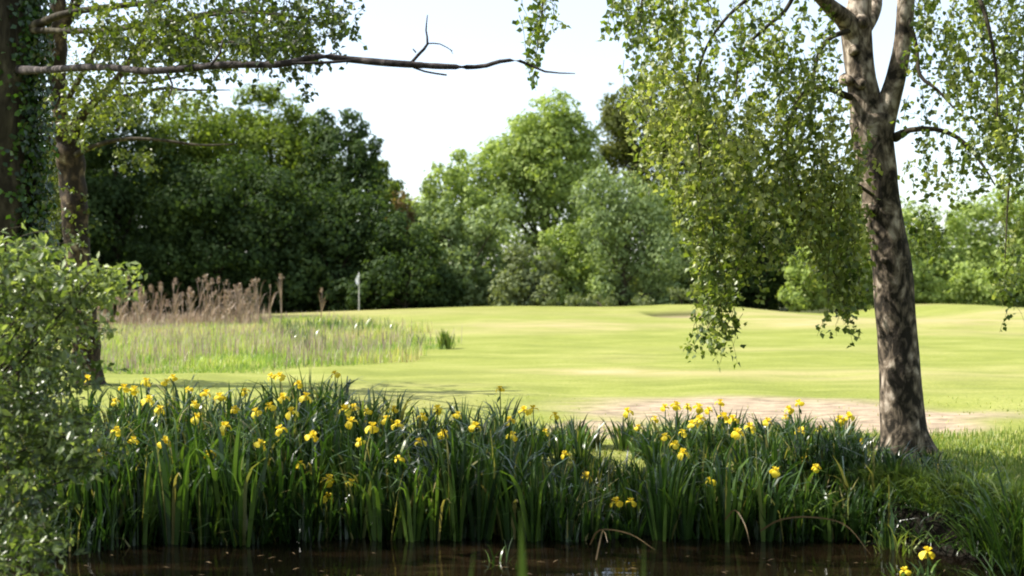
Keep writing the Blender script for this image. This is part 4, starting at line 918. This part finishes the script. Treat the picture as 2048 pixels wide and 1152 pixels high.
# golf flag
def flag():
    Y = 61.0; px = 718; x = (px - 1024) / F * Y; z = float(height(x, Y)); root = empty('golf_flag', (x, Y, z), 'white golf flag on a thin pole in front of the dark grove', 'flag')
    H = CZ - (545 - 576) / F * Y - z
    mb = MB(); tube(mb, [(0, 0, -.05), (0, 0, H)], [.03, .024], 8, .4); link('pole', mb.mesh('pole', M['pole_paint']), root)
    mb = MB(); nx, nz = 9, 9; u = np.linspace(0, 1, nx); v = np.linspace(0, 1, nz); U, Vv = np.meshgrid(u, v)
    X = .02 - .24 * U * (1 - .2 * Vv) + .22 * U; 
    X = 0.02 + .18 * U * (0.35 + .65 * (1 - Vv)) ; Yy = .06 * np.sin(U * 9 + Vv * 2) * U; Z = H - .04 - .5 * Vv - .35 * U * (1 - Vv * .6)
    A = np.stack([-X, Yy, Z], -1).reshape(-1, 3); B = A + np.array([0, .006, 0])
    i = np.arange(nz - 1)[:, None] * nx; j = np.arange(nx - 1)[None, :]; q = np.stack([i + j, i + j + 1, i + nx + j + 1, i + nx + j], -1).reshape(-1, 4)
    mb.add(A, q); mb.add(B, q[:, ::-1]); link('cloth', mb.mesh('cloth', M['flag_white']), root)
flag()

# ------------------------------------------------------------------ light, sky, camera
EL, AZ = math.radians(49), math.radians(-84)     # azimuth measured from +Y (view direction), negative = left
sd = np.array([math.sin(AZ) * math.cos(EL), math.cos(AZ) * math.cos(EL), math.sin(EL)])
sun = bpy.data.lights.new('sun', 'SUN'); sun.energy = 4.6; sun.angle = math.radians(0.5); sun.color = (1, 0.95, 0.86)
so = bpy.data.objects.new('sun', sun); COL.objects.link(so)
from mathutils import Vector
so.rotation_euler = Vector(sd).to_track_quat('Z', 'Y').to_euler()
w = bpy.data.worlds.new('World'); SC.world = w; w.use_nodes = True
nt = w.node_tree; bg = nt.nodes['Background']
sky = nt.nodes.new('ShaderNodeTexSky'); sky.sky_type = 'NISHITA'; sky.sun_disc = False
sky.sun_elevation = EL; sky.sun_rotation = AZ; sky.air_density = 1.0; sky.dust_density = 1.5; sky.ozone_density = 1.0
veil = nt.nodes.new('ShaderNodeMix'); veil.data_type = 'RGBA'; veil.inputs[0].default_value = 0.42   # even white mixed in to whiten the sky
veil.inputs[7].default_value = (3.4, 3.5, 3.6, 1)
nt.links.new(sky.outputs[0], veil.inputs[6]); nt.links.new(veil.outputs[2], bg.inputs[0]); bg.inputs[1].default_value = 0.15

cam = bpy.data.cameras.new('camera'); cam.sensor_width = 36; cam.lens = 36 * F / 2048; cam.clip_end = 2500; cam.clip_start = 0.05
cam.dof.use_dof = True; cam.dof.focus_distance = 8.8; cam.dof.aperture_fstop = 2.4
co = bpy.data.objects.new('camera', cam); COL.objects.link(co); co.location = (0, 0, CZ); co.rotation_euler = (math.radians(90), 0, 0)
SC.camera = co
SC.view_settings.view_transform = 'Standard'; SC.view_settings.look = 'None'; SC.view_settings.exposure = 1.2; SC.view_settings.gamma = 1
SC.cycles.max_bounces = 6; SC.cycles.transparent_max_bounces = 4; SC.cycles.filter_width = 2.0
